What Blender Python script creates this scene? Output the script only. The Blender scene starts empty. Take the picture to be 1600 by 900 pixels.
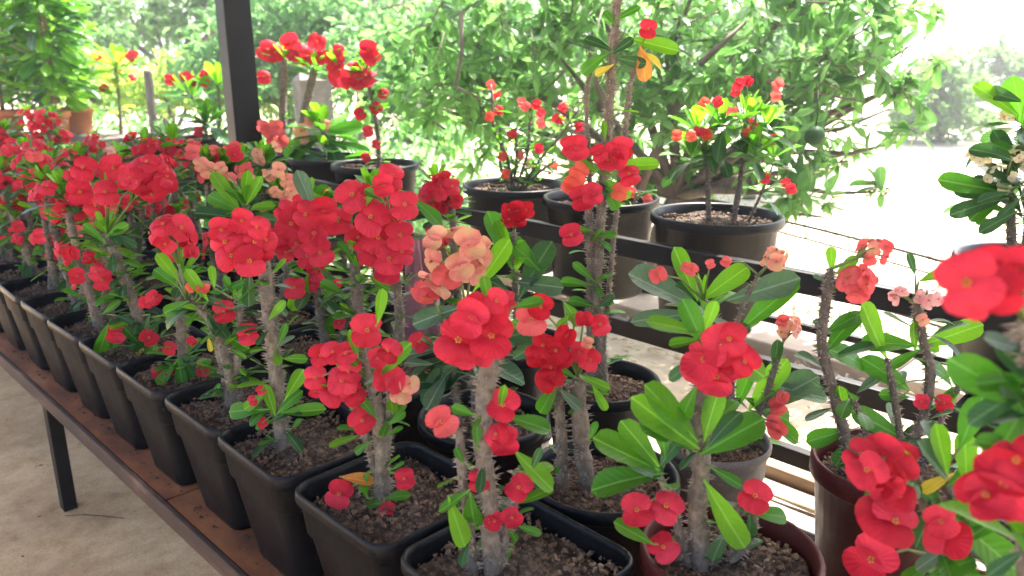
import bpy, math, random
import numpy as np
from mathutils import Vector, Matrix
random.seed(7); rng = np.random.default_rng(7)
sc = bpy.context.scene
COL = sc.collection

# ------------------------------------------------------------------ camera
FPX, HY, CAMH = 1230.0, 95.0, 1.55
PIT = math.atan((450 - HY) / FPX); YAW = math.radians(45.5)
CF = Vector((math.sin(YAW)*math.cos(PIT), math.cos(YAW)*math.cos(PIT), -math.sin(PIT)))
CR = Vector((math.cos(YAW), -math.sin(YAW), 0)); CU = CR.cross(CF); CC = Vector((0, 0, CAMH))
FH = Vector((math.sin(YAW), math.cos(YAW), 0))
cam = bpy.data.cameras.new('camera'); camo = bpy.data.objects.new('camera', cam); COL.objects.link(camo)
camo.matrix_world = Matrix(((CR.x, CU.x, -CF.x, CC.x), (CR.y, CU.y, -CF.y, CC.y), (CR.z, CU.z, -CF.z, CC.z), (0, 0, 0, 1)))
cam.sensor_width = 36; cam.lens = FPX*36/1600; cam.clip_start = .05; cam.clip_end = 1000
cam.dof.use_dof = True; cam.dof.focus_distance = 1.75; cam.dof.aperture_fstop = 4.0
sc.camera = camo

# ------------------------------------------------------------------ light
SUN_EL, SUN_AZ = math.radians(60), math.radians(14)      # azimuth from +X towards +Y
SD = Vector((math.cos(SUN_EL)*math.cos(SUN_AZ), math.cos(SUN_EL)*math.sin(SUN_AZ), math.sin(SUN_EL)))
w = bpy.data.worlds.new('World'); sc.world = w; w.use_nodes = True
nt = w.node_tree; bg = nt.nodes['Background']
sky = nt.nodes.new('ShaderNodeTexSky'); sky.sky_type = 'NISHITA'; sky.sun_disc = False
sky.sun_elevation = SUN_EL; sky.sun_rotation = math.atan2(SD.x, SD.y)
sky.air_density = .7; sky.dust_density = 5.0; sky.ozone_density = .7
nt.links.new(sky.outputs[0], bg.inputs[0]); bg.inputs[1].default_value = .15
sl = bpy.data.lights.new('sun', 'SUN'); sl.energy = 3.4; sl.angle = math.radians(.5); sl.color = (1, .95, .87)
so = bpy.data.objects.new('sun', sl); COL.objects.link(so); so.rotation_euler = SD.to_track_quat('Z', 'Y').to_euler()
so.location = (6, 2, 12)
vs = sc.view_settings; vs.view_transform = 'Standard'; vs.look = 'None'; vs.gamma = 1; vs.exposure = 2.7; vs.use_curve_mapping = False
sc.cycles.max_bounces = 8; sc.cycles.transparent_max_bounces = 8; sc.cycles.transmission_bounces = 6

# ------------------------------------------------------------------ pixel helpers (1600 x 900 photograph pixels)
def ray(x, y): return CF + CR*((x-800)/FPX) + CU*((450-y)/FPX)
def onz(x, y, z): d = ray(x, y); return CC + d*((z-CAMH)/d.z)
def atd(x, y, d): return CC + ray(x, y)*d
def onplane(x, y, base, near=0.0):
    """point of the pixel on the upright plane through base that faces the viewer, shifted near metres to the viewer"""
    d = ray(x, y); return CC + d*(((base-CC).dot(FH)-near)/d.dot(FH))

# ------------------------------------------------------------------ materials
MATS = {}
def nodes(name):
    m = bpy.data.materials.new(name); m.use_nodes = True; MATS[name] = m
    n = m.node_tree.nodes; return m, n, m.node_tree.links, n['Principled BSDF'], n['Material Output']
def ramp(n, l, src, stops):
    r = n.new('ShaderNodeValToRGB'); l.new(src, r.inputs[0])
    e = r.color_ramp.elements
    while len(e) < len(stops): e.new(.5)
    for i, (p, c) in enumerate(stops): e[i].position = p; e[i].color = (*c, 1)
    return r.outputs[0]
def noise(n, l, scale, detail=4, rough=.6, coord='Object', vec=None, stretch=None):
    if vec is None: vec = n.new('ShaderNodeTexCoord').outputs[coord]
    if stretch:
        mp = n.new('ShaderNodeMapping'); l.new(vec, mp.inputs[0]); mp.inputs['Scale'].default_value = stretch; vec = mp.outputs[0]
    t = n.new('ShaderNodeTexNoise'); l.new(vec, t.inputs['Vector']); t.inputs['Scale'].default_value = scale
    t.inputs['Detail'].default_value = detail; t.inputs['Roughness'].default_value = rough
    return t.outputs['Fac']
def bump(n, l, b, src, strength=.4, dist=.01):
    bp = n.new('ShaderNodeBump'); bp.inputs['Strength'].default_value = strength; bp.inputs['Distance'].default_value = dist
    l.new(src, bp.inputs['Height']); l.new(bp.outputs[0], b.inputs['Normal'])
def simple(name, stops, scale, rough=.6, bst=.3, bd=.005, detail=5, stretch=None, coord='Object', metallic=0, spec=.5):
    m, n, l, b, o = nodes(name)
    s = noise(n, l, scale, detail, stretch=stretch, coord=coord)
    l.new(ramp(n, l, s, stops), b.inputs['Base Color'])
    b.inputs['Roughness'].default_value = rough; b.inputs['Metallic'].default_value = metallic
    b.inputs['Specular IOR Level'].default_value = spec
    if bst: bump(n, l, b, s, bst, bd)
    return m
def leafmat(name, c_lo, c_hi, trans, tw=.35, rough=.38, island=False, vein=True, spec=.22):
    m, n, l, b, o = nodes(name)
    if island: rnd = n.new('ShaderNodeNewGeometry').outputs['Random Per Island']
    else: rnd = n.new('ShaderNodeObjectInfo').outputs['Random']
    col = ramp(n, l, rnd, [(0, c_lo), (1, c_hi)])
    tcol = ramp(n, l, rnd, [(0, trans), (1, tuple(min(1, v*1.35) for v in trans))])
    s = noise(n, l, 3.0 if vein else 9., 3)
    mx = n.new('ShaderNodeMixRGB'); mx.blend_type = 'MULTIPLY'; mx.inputs[0].default_value = .55
    l.new(col, mx.inputs[1]); l.new(ramp(n, l, s, [(.3, (.55, .6, .5)), (.7, (1.2, 1.15, 1.1))]), mx.inputs[2])
    col = mx.outputs[0]
    if vein:
        tc = n.new('ShaderNodeTexCoord'); sp = n.new('ShaderNodeSeparateXYZ'); l.new(tc.outputs['Object'], sp.inputs[0])
        ab = n.new('ShaderNodeMath'); ab.operation = 'ABSOLUTE'; l.new(sp.outputs[0], ab.inputs[0])
        rib = ramp(n, l, ab.outputs[0], [(.006, (1, 1, 1)), (.016, (0, 0, 0))])
        # slanted side veins: sin((y - |x|)*k)
        su = n.new('ShaderNodeMath'); su.operation = 'SUBTRACT'; l.new(sp.outputs[1], su.inputs[0]); l.new(ab.outputs[0], su.inputs[1])
        ml = n.new('ShaderNodeMath'); ml.operation = 'MULTIPLY'; l.new(su.outputs[0], ml.inputs[0]); ml.inputs[1].default_value = 62
        sn = n.new('ShaderNodeMath'); sn.operation = 'SINE'; l.new(ml.outputs[0], sn.inputs[0])
        sv = ramp(n, l, sn.outputs[0], [(.88, (0, 0, 0)), (1, (.12, .12, .12))])
        ad = n.new('ShaderNodeMixRGB'); ad.blend_type = 'ADD'; ad.inputs[0].default_value = 1; l.new(rib, ad.inputs[1]); l.new(sv, ad.inputs[2])
        m2 = n.new('ShaderNodeMixRGB'); l.new(ad.outputs[0], m2.inputs[0]); l.new(col, m2.inputs[1])
        m2.inputs[2].default_value = tuple(min(1, v*1.5+.05) for v in c_hi)+(1,); col = m2.outputs[0]
        bump(n, l, b, sn.outputs[0], .12, .02)
    l.new(col, b.inputs['Base Color']); b.inputs['Roughness'].default_value = rough
    b.inputs['Specular IOR Level'].default_value = spec
    t = n.new('ShaderNodeBsdfTranslucent'); l.new(tcol, t.inputs[0])
    x = n.new('ShaderNodeMixShader'); x.inputs[0].default_value = tw
    l.new(b.outputs[0], x.inputs[1]); l.new(t.outputs[0], x.inputs[2]); l.new(x.outputs[0], o.inputs[0])
    return m
def petalmat(name, c_lo, c_hi, trans, edge=None):
    m, n, l, b, o = nodes(name)
    rnd = n.new('ShaderNodeObjectInfo').outputs['Random']
    col = ramp(n, l, rnd, [(0, c_lo), (1, c_hi)])
    s = noise(n, l, 2.2, 5)
    mx = n.new('ShaderNodeMixRGB'); mx.blend_type = 'MULTIPLY'; mx.inputs[0].default_value = .6
    l.new(col, mx.inputs[1]); l.new(ramp(n, l, s, [(.3, (.62, .55, .6)), (.65, (1.15, 1.15, 1.15))]), mx.inputs[2]); col = mx.outputs[0]
    if edge:
        m2 = n.new('ShaderNodeMixRGB'); s2 = noise(n, l, 1.6, 3)
        l.new(ramp(n, l, s2, [(.45, (0, 0, 0)), (.62, (1, 1, 1))]), m2.inputs[0]); l.new(col, m2.inputs[1]); m2.inputs[2].default_value = (*edge, 1); col = m2.outputs[0]
    l.new(col, b.inputs['Base Color']); b.inputs['Roughness'].default_value = .55; b.inputs['Specular IOR Level'].default_value = .2
    # radial creases on the bract
    tc = n.new('ShaderNodeTexCoord'); sp = n.new('ShaderNodeSeparateXYZ'); l.new(tc.outputs['Object'], sp.inputs[0])
    at = n.new('ShaderNodeMath'); at.operation = 'ARCTAN2'; l.new(sp.outputs[0], at.inputs[0]); l.new(sp.outputs[1], at.inputs[1])
    ml = n.new('ShaderNodeMath'); ml.operation = 'MULTIPLY'; l.new(at.outputs[0], ml.inputs[0]); ml.inputs[1].default_value = 23
    sn = n.new('ShaderNodeMath'); sn.operation = 'SINE'; l.new(ml.outputs[0], sn.inputs[0])
    bump(n, l, b, sn.outputs[0], .16, .03)
    t = n.new('ShaderNodeBsdfTranslucent'); t.inputs[0].default_value = (*trans, 1)
    x = n.new('ShaderNodeMixShader'); x.inputs[0].default_value = .3
    l.new(b.outputs[0], x.inputs[1]); l.new(t.outputs[0], x.inputs[2]); l.new(x.outputs[0], o.inputs[0])
    return m

leafmat('leaf_young', (.050, .19, .010), (.12, .30, .014), (.20, .50, .018), .40)
leafmat('leaf_green', (.026, .115, .010), (.065, .20, .016), (.10, .36, .015), .34, .36)
leafmat('leaf_dark', (.020, .070, .022), (.045, .115, .040), (.05, .16, .02), .22, .34)
leafmat('leaf_grey', (.075, .135, .085), (.12, .19, .12), (.08, .2, .04), .2, .42)
leafmat('leaf_yellow', (.50, .42, .05), (.62, .50, .08), (.7, .55, .04), .4, .5)
leafmat('leaf_orange', (.55, .22, .05), (.6, .27, .07), (.7, .3, .05), .4, .5)
leafmat('leaf_tree', (.025, .085, .025), (.11, .23, .07), (.17, .42, .08), .4, .28, vein=True)
leafmat('crown_tree', (.035, .11, .03), (.16, .31, .10), (.24, .52, .12), .45, .26, island=True, vein=False)
leafmat('crown_pale', (.05, .14, .05), (.14, .27, .10), (.22, .48, .14), .45, .4, island=True, vein=False)
leafmat('crown_far', (.05, .12, .04), (.12, .22, .08), (.2, .4, .1), .4, .5, island=True, vein=False)
leafmat('crown_lime', (.14, .26, .04), (.30, .42, .08), (.45, .65, .10), .45, .4, island=True, vein=False)
petalmat('petal_red', (.46, .011, .030), (.68, .045, .080), (.76, .025, .045))
petalmat('petal_deep', (.42, .006, .018), (.55, .012, .03), (.6, .01, .02))
petalmat('petal_rose', (.70, .09, .10), (.78, .16, .15), (.85, .12, .1))
petalmat('petal_salmon', (.72, .20, .17), (.80, .34, .26), (.85, .3, .2), edge=(.62, .42, .2))
petalmat('petal_orange', (.74, .075, .05), (.80, .16, .10), (.85, .12, .07))
petalmat('petal_blush', (.80, .45, .42), (.86, .60, .55), (.9, .5, .45), edge=(.78, .25, .25))
petalmat('petal_cream', (.78, .70, .52), (.84, .78, .62), (.85, .8, .5), edge=(.7, .6, .3))
simple('eye_yellow', [(.3, (.50, .16, .02)), (.7, (.62, .30, .04))], 40, .5, 0)
simple('eye_dark', [(.3, (.25, .03, .01)), (.7, (.42, .07, .02))], 40, .5, 0)
simple('bark', [(.25, (.075, .055, .040)), (.5, (.155, .125, .092)), (.75, (.28, .235, .18))], 60, .85, .8, .004, 6)
simple('bark_dark', [(.25, (.045, .035, .028)), (.5, (.10, .08, .062)), (.75, (.17, .14, .11))], 60, .85, .8, .004, 6)
simple('thorn', [(.3, (.16, .125, .095)), (.7, (.34, .29, .23))], 90, .7, 0)
simple('stalk', [(.3, (.09, .15, .03)), (.7, (.20, .25, .07))], 30, .5, 0)
simple('wood_branch', [(.3, (.07, .055, .04)), (.7, (.20, .16, .12))], 14, .85, .6, .006, 5, stretch=(1, 1, .3))
# black plastic with dust
def potmat(name, a, d, rough):
    m, n, l, b, o = nodes(name)
    s = noise(n, l, 7, 6, .7); s2 = noise(n, l, 160, 2)
    mx = n.new('ShaderNodeMath'); mx.operation = 'MULTIPLY'; l.new(s, mx.inputs[0]); l.new(s2, mx.inputs[1])
    l.new(ramp(n, l, mx.outputs[0], [(.22, a), (.45, d)]), b.inputs['Base Color'])
    l.new(ramp(n, l, s, [(.3, (rough-.12,)*3), (.7, (rough+.15,)*3)]), b.inputs['Roughness'])
    bump(n, l, b, s2, .12, .002); b.inputs['Specular IOR Level'].default_value = .2
potmat('plastic_black', (.0030, .0034, .0045), (.012, .0125, .014), .40)
potmat('plastic_brown', (.060, .009, .007), (.085, .018, .013), .45)
potmat('plastic_grey', (.20, .19, .18), (.32, .30, .28), .5)
potmat('plastic_charcoal', (.045, .045, .048), (.085, .085, .085), .5)
potmat('terracotta', (.42, .15, .07), (.55, .25, .13), .8)
simple('soil', [(.36, (.012, .008, .006)), (.5, (.045, .028, .019)), (.64, (.15, .10, .07))], 70, .95, 1., .01, 8)
simple('chips', [(0, (.05, .03, .02)), (.55, (.13, .08, .05)), (.75, (.3, .22, .15)), (1, (.5, .45, .38))], 13, .9, 0)
simple('steel_black', [(.35, (.003, .003, .0035)), (.62, (.007, .007, .008)), (.85, (.02, .016, .014))], 11, .42, .15, .002, 7, spec=.25)
simple('steel_worn', [(.35, (.022, .011, .006)), (.58, (.065, .032, .018)), (.75, (.20, .12, .075))], 16, .75, .3, .003, 7, stretch=(1, .25, 1))
simple('board_rust', [(.28, (.055, .018, .006)), (.44, (.17, .052, .014)), (.58, (.27, .098, .028)), (.76, (.36, .20, .10))], 9, .75, .35, .004, 8, stretch=(1, .5, 1))
simple('board_pale', [(.25, (.22, .18, .14)), (.5, (.42, .37, .31)), (.8, (.58, .53, .46))], 9, .8, .5, .004, 7, stretch=(1, .25, 1))
simple('timber', [(.3, (.16, .10, .06)), (.7, (.32, .22, .14))], 10, .8, .4, .004, 6, stretch=(4, .5, 4))
m, n, l, b, o = nodes('concrete')
s1 = noise(n, l, 1.3, 6, .65); s2 = noise(n, l, 9, 8, .75); s3 = noise(n, l, 120, 3)
c1 = ramp(n, l, s2, [(.28, (.28, .18, .085)), (.42, (.49, .34, .175)), (.58, (.60, .44, .245)), (.78, (.70, .55, .35))])
mx = n.new('ShaderNodeMixRGB'); mx.blend_type = 'MULTIPLY'; mx.inputs[0].default_value = .8; l.new(c1, mx.inputs[1]); l.new(ramp(n, l, s1, [(.35, (.62, .56, .5)), (.6, (1.08, 1.06, 1.02))]), mx.inputs[2])
m2_ = n.new('ShaderNodeMixRGB'); m2_.blend_type = 'MULTIPLY'; m2_.inputs[0].default_value = .5; l.new(mx.outputs[0], m2_.inputs[1]); l.new(ramp(n, l, s3, [(.3, (.5, .48, .45)), (.5, (1.1, 1.1, 1.1))]), m2_.inputs[2])
l.new(m2_.outputs[0], b.inputs['Base Color']); b.inputs['Roughness'].default_value = .85; bump(n, l, b, s2, .35, .006)
simple('ground_dry', [(.25, (.26, .21, .14)), (.5, (.40, .34, .24)), (.75, (.50, .45, .34))], .9, .95, .4, .03, 9)
simple('kerb_stone', [(.3, (.22, .17, .13)), (.7, (.34, .28, .22))], 6, .9, .3, .008, 7)
simple('straw', [(.2, (.22, .15, .09)), (.5, (.46, .38, .26)), (.8, (.64, .57, .44))], 2.5, .85, 0)
simple('grass_dry', [(.2, (.10, .20, .04)), (.6, (.22, .32, .09)), (.9, (.38, .42, .2))], 1.5, .8, 0)
simple('post_wood', [(.3, (.06, .05, .045)), (.7, (.16, .13, .11))], 12, .9, .5, .006, 6, stretch=(3, 3, .4))
simple('post_stone', [(.3, (.13, .11, .09)), (.7, (.26, .22, .18))], 9, .9, .5, .008, 7)
simple('wire', [(.3, (.015, .012, .01)), (.7, (.04, .03, .025))], 30, .6, 0, metallic=.4)
simple('cloth_mauve', [(.3, (.20, .075, .095)), (.7, (.32, .15, .17))], 14, .8, .4, .004, 6)
simple('hose', [(.3, (.02, .022, .026)), (.7, (.05, .05, .055))], 20, .45, 0)
simple('roof_sheet', [(.3, (.34, .33, .31)), (.7, (.46, .45, .43))], 2, .6, .1)
simple('fruit_green', [(.3, (.010, .040, .010)), (.7, (.022, .065, .014))], 30, .6, .2, .002, spec=.15)

# ------------------------------------------------------------------ object helpers
def mesh(name, v, f, mats=(), smooth=True, mi=None):
    me = bpy.data.meshes.new(name)
    me.from_pydata([tuple(p) for p in v] if not isinstance(v, np.ndarray) else v.tolist(), [], f if not isinstance(f, np.ndarray) else f.tolist())
    for m in mats: me.materials.append(MATS[m])
    if mi is not None: me.polygons.foreach_set('material_index', mi)
    if smooth: me.polygons.foreach_set('use_smooth', [True]*len(me.polygons))
    me.update(); return me
def obj(name, me, parent=None, loc=(0, 0, 0), kind=None, mat=None):
    o = bpy.data.objects.new(name, me); COL.objects.link(o)
    if mat is not None: o.matrix_basis = mat
    else: o.location = loc
    if parent is not None: o.parent = parent
    if kind: o['kind'] = kind
    return o
def tag(o, label, cat, group=None):
    o['label'] = label; o['category'] = cat
    if group: o['group'] = group
    return o
def empty(name, loc):
    o = bpy.data.objects.new(name, None); COL.objects.link(o); o.location = loc; o.empty_display_size = .05; return o
class MB:
    def __init__(s): s.v = []; s.f = []; s.m = []
    def add(s, v, f, m=0):
        k = len(s.v); s.v += [tuple(p) for p in v]; s.f += [tuple(i+k for i in q) for q in f]; s.m += [m]*len(f)
    def box(s, a, b, m=0, bev=0):
        x0, y0, z0 = a; x1, y1, z1 = b
        s.add([(x0,y0,z0),(x1,y0,z0),(x1,y1,z0),(x0,y1,z0),(x0,y0,z1),(x1,y0,z1),(x1,y1,z1),(x0,y1,z1)],
              [(3,2,1,0),(4,5,6,7),(0,1,5,4),(1,2,6,5),(2,3,7,6),(3,0,4,7)], m)
    def tube(s, pts, rad, n=8, m=0, cap=True, jit=0):
        pts = [Vector(p) for p in pts]; k = len(pts); vs_ = []; up = Vector((.31, .17, .93))
        for i, p in enumerate(pts):
            t = (pts[min(i+1, k-1)]-pts[max(i-1, 0)]).normalized()
            a = t.cross(up)
            if a.length < .05: a = t.cross(Vector((1, 0, 0)))
            a.normalize(); b = t.cross(a); r = rad[i] if isinstance(rad, (list, tuple)) else rad
            for j in range(n):
                th = 2*math.pi*j/n; rr = r*(1+random.uniform(-jit, jit)); vs_.append(p+a*(math.cos(th)*rr)+b*(math.sin(th)*rr))
        fs = [(i*n+j, i*n+(j+1) % n, (i+1)*n+(j+1) % n, (i+1)*n+j) for i in range(k-1) for j in range(n)]
        if cap: fs += [tuple(range(n-1, -1, -1)), tuple((k-1)*n+j for j in range(n))]
        s.add(vs_, fs, m)
    def mesh(s, name, mats, smooth=True): return mesh(name, s.v, s.f, mats, smooth, s.m)
def bevel_box(name, a, b, mat, bev=.004, parent=None, origin=None, kind=None):
    """a box with chamfered long edges, as one object"""
    import bmesh
    bm = bmesh.new(); bmesh.ops.create_cube(bm, size=1)
    A, B = Vector(a), Vector(b); c = (A+B)/2
    for v in bm.verts: v.co = Vector((v.co.x*(B.x-A.x), v.co.y*(B.y-A.y), v.co.z*(B.z-A.z)))
    if bev: bmesh.ops.bevel(bm, geom=bm.edges[:], offset=bev, segments=2, affect='EDGES', profile=.5)
    me = bpy.data.meshes.new(name); bm.to_mesh(me); bm.free(); me.materials.append(MATS[mat])
    return obj(name, me, parent, c-(Vector(origin) if origin is not None else Vector()), kind)
def basis(y, z, loc, s):
    y = y.normalized(); x = y.cross(z)
    if x.length < 1e-4: x = y.cross(Vector((.3, .9, .2)))
    x.normalize(); z = x.cross(y)
    return Matrix(((x.x*s, y.x*s, z.x*s, loc.x), (x.y*s, y.y*s, z.y*s, loc.y), (x.z*s, y.z*s, z.z*s, loc.z), (0, 0, 0, 1)))
def rv(a=1.0): return Vector((random.uniform(-a, a), random.uniform(-a, a), random.uniform(-a, a)))

# ------------------------------------------------------------------ leaf and flower meshes (shared)
def make_leaf(wd, fold, curl, wave, peak, twist):
    NU = 9; xs = (-1, -.55, 0, .55, 1); v = []
    for i in range(NU):
        t = (0, .08, .24, .42, .60, .76, .88, .96, 1.)[i]; a = peak; e = .36
        k = (t**a)*((1-t)**e) if 0 < t < 1 else 0
        mxk = ((a/(a+e))**a)*((e/(a+e))**e)
        wv = wd*max(k/mxk, .06 if t < .5 else .22)
        for x in xs:
            ph = twist*t
            px, pz = x*wv, abs(x)*wv*fold + wave*math.sin(7*t+x*2.2)*abs(x)
            v.append((px*math.cos(ph)-pz*math.sin(ph), t-abs(x)**2*.02-.10*curl*t*t, px*math.sin(ph)+pz*math.cos(ph)-curl*t*t))
    f = [(i*5+j, i*5+j+1, (i+1)*5+j+1, (i+1)*5+j) for i in range(NU-1) for j in range(4)]
    return v, f
LEAF = {}
for kd in ('leaf_young', 'leaf_green', 'leaf_dark', 'leaf_grey', 'leaf_yellow', 'leaf_orange', 'leaf_tree'):
    LEAF[kd] = []
    for q in range(7):
        if kd == 'leaf_tree': wd, pk = random.uniform(.17, .22), random.uniform(.55, .75)
        else: wd, pk = random.uniform(.15, .22), random.uniform(.85, 1.25)
        cu = random.uniform(-.05, .32) if kd != 'leaf_young' else random.uniform(-.12, .18)
        v, f = make_leaf(wd, random.uniform(.15, .5), cu, random.uniform(.0, .03), pk, random.uniform(-.35, .35))
        LEAF[kd].append(mesh(kd, v, f, [kd]))
def petal_geo(sgn, cup, seed):
    r = random.Random(seed); v = [(0, sgn*.26, .02)]; f = []; NS = 14; rings = (.35, .68, .9, 1.0)
    ph = r.uniform(0, 6); notch = r.uniform(.02, .12)
    for k, q in enumerate(rings):
        for j in range(NS):
            th = 2*math.pi*j/NS; ex, ey = .60, .42
            rr = q*(1-notch*max(0, math.cos(th-math.pi/2*1))**14)
            x, y = ex*rr*math.cos(th), ey*rr*math.sin(th)
            z = -cup*q*q+.06*q*q*math.sin(3*th+ph)+.03*q*q*math.sin(7*th+ph*2)+.05*y
            v.append((x, sgn*(.26+y), z+.02+(.015 if sgn > 0 else 0)))
    for j in range(NS): f.append((0, 1+j, 1+(j+1) % NS) if sgn > 0 else (0, 1+(j+1) % NS, 1+j))
    for k in range(len(rings)-1):
        a = 1+k*NS; b = a+NS
        for j in range(NS):
            q = (a+j, b+j, b+(j+1) % NS, a+(j+1) % NS); f.append(q if sgn > 0 else q[::-1])
    return v, f
def eye_geo():
    m = MB()
    for j in range(5):
        th = 2*math.pi*j/5; c = Vector((.065*math.cos(th), .065*math.sin(th), .085)); pts = []
        m.add([c+Vector((.038, 0, 0)), c+Vector((0, .038, 0)), c+Vector((-.038, 0, 0)), c+Vector((0, -.038, 0)), c+Vector((0, 0, .035)), c-Vector((0, 0, .05))],
              [(0,1,4),(1,2,4),(2,3,4),(3,0,4),(1,0,5),(2,1,5),(3,2,5),(0,3,5)], 0)
    m.tube([(0, 0, -.12), (0, 0, .06), (0, 0, .11)], [.03, .075, .02], 6, 1)
    return m
PET = {}; FLW = {}; EYE = eye_geo(); EYEM = EYE.mesh('flower_eye', ['eye_yellow', 'eye_dark'])
for kd in ('petal_red', 'petal_deep', 'petal_rose', 'petal_salmon', 'petal_orange', 'petal_blush', 'petal_cream'):
    PET[kd] = []; FLW[kd] = []
    for q in range(6):
        cup = [.10, -.10, .26, .02, .18, -.22][q]
        a = petal_geo(1, cup, q*2+1); b = petal_geo(-1, cup, q*2+2)
        PET[kd].append((mesh('petal', *a, [kd]), mesh('petal', *b, [kd])))
        m = MB(); m.add(*a, 0); m.add(*b, 0)
        k = len(m.v); m.v += EYE.v; m.f += [tuple(i+k for i in g) for g in EYE.f]; m.m += [i+1 for i in EYE.m]
        FLW[kd].append(m.mesh('flower', [kd, 'eye_yellow', 'eye_dark']))

# ------------------------------------------------------------------ pots (shared meshes)
def rsq(h, r, z, n=5):
    out = []
    for cx, cy, a0 in ((1, 1, 0), (-1, 1, 90), (-1, -1, 180), (1, -1, 270)):
        for j in range(n):
            a = math.radians(a0+90*j/(n-1)); out.append((cx*(h-r)+r*math.cos(a), cy*(h-r)+r*math.sin(a), z))
    return out
def loops_mesh(name, loops, mat, close_bottom=True):
    n = len(loops[0]); v = [p for L in loops for p in L]
    f = [(i*n+j, i*n+(j+1) % n, (i+1)*n+(j+1) % n, (i+1)*n+j) for i in range(len(loops)-1) for j in range(n)]
    if close_bottom: f.append(tuple(range(n-1, -1, -1)))
    f.append(tuple((len(loops)-1)*n+j for j in range(n)))
    me = mesh(name, v, f, [mat]); return me
def circ(r, z, n=40): return [(r*math.cos(2*math.pi*j/n), r*math.sin(2*math.pi*j/n), z) for j in range(n)]
def square_pot(h=.145, H=.285):
    P = [(.66, 0, .030), (.675, .012, .032), (.86, H*.66, .036), (.865, H*.665, .036), (.905, H*.69, .038), (.945, H-.030, .040), (.985, H-.026, .041), (1., H-.018, .042), (1., H-.008, .042),
         (.985, H-.001, .041), (.965, H, .040), (.945, H-.003, .039), (.93, H-.012, .038), (.90, H-.06, .036), (.88, H-.09, .036)]
    return loops_mesh('pot', [rsq(h*s, r, z) for s, z, r in P], 'plastic_black')
def round_pot(name, R, H, mat, taper=.72, lip=.012, lh=.03):
    P = [(R*taper, 0), (R*(taper+.01), .012), (R-lip*1.1, H-lh), (R-lip*.2, H-lh+.002), (R, H-lh+.006), (R, H-.006), (R-.003, H-.001), (R-lip*.5, H), (R-lip*1.1, H-.004), (R-lip*1.3, H-lh), (R-lip*1.6, H-.09*H/.28)]
    return loops_mesh('pot', [circ(r, z) for r, z in P], mat)
def soil_mesh(R, square, seed):
    r = random.Random(seed); N = 36; v = []; f = []
    for i in range(N):
        for j in range(N):
            x, y = -1+2*i/(N-1), -1+2*j/(N-1)
            if not square:
                x, y = x*math.sqrt(1-y*y/2), y*math.sqrt(1-x*x/2)
            v.append((x*R, y*R, .010*math.sin(5*x+seed)*math.cos(4*y)+r.uniform(-.0035, .0045)+.012*(1-x*x)*(1-y*y)))
    f = [(i*N+j, (i+1)*N+j, (i+1)*N+j+1, i*N+j+1) for i in range(N-1) for j in range(N-1)]
    return mesh('soil', v, f, ['soil'])
def chips_mesh(R, square, seed, n=520):
    r = random.Random(seed); m = MB()
    for _ in range(n):
        while True:
            x, y = r.uniform(-1, 1), r.uniform(-1, 1)
            if square or x*x+y*y < .95: break
        s = .0022+.0065*r.random()**3; c = Vector((x*R, y*R, .010+.010*math.sin(5*x+seed)*math.cos(4*y)+.012*(1-x*x)*(1-y*y)))
        a = [Vector((r.uniform(.5, 1.3)*s, 0, 0)), Vector((0, r.uniform(.5, 1.3)*s, 0)), Vector((-r.uniform(.5, 1.3)*s, 0, 0)), Vector((0, -r.uniform(.5, 1.3)*s, 0)), Vector((0, 0, r.uniform(.4, .9)*s)), Vector((0, 0, -.8*s))]
        q = Matrix.Rotation(r.uniform(0, 6), 3, Vector((r.random(), r.random(), r.random()+.1)))
        m.add([c+q @ p for p in a], [(0,1,4),(1,2,4),(2,3,4),(3,0,4),(1,0,5),(2,1,5),(3,2,5),(0,3,5)])
    return m.mesh('soil_chips', ['chips'], False)
SQP = square_pot()
POTS = {'square': (SQP, .285, .128, True), 'round': (round_pot('pot', .150, .28, 'plastic_black'), .28, .128, False),
        'brown': (round_pot('pot', .145, .29, 'plastic_brown', .74, .010, .045), .29, .125, False),
        'grey': (round_pot('pot', .125, .24, 'plastic_grey', .7, .006, .02), .24, .108, False),
        'big': (round_pot('pot', .225, .37, 'plastic_black', .78, .016, .035), .37, .195, False),
        'tub': (round_pot('pot', .40, .42, 'plastic_charcoal', .8, .02, .03), .42, .35, False),
        'clay': (round_pot('pot', .14, .24, 'terracotta', .68, .016, .05), .24, .115, False)}
SOIL = {k: [(soil_mesh(p[2], p[3], q), chips_mesh(p[2], p[3], q+5)) for q in range(3)] for k, p in POTS.items()}
def add_pot(root, kind, rz=0, fill=.042):
    me, H, R, sq = POTS[kind]
    p = obj('pot', me, root); p.rotation_euler.z = rz
    s, c = random.choice(SOIL[kind]); so_ = obj('soil', s, root, (0, 0, H-fill)); so_.rotation_euler.z = rz
    obj('soil_chips', c, so_, kind='stuff')
    return H-fill

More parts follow.
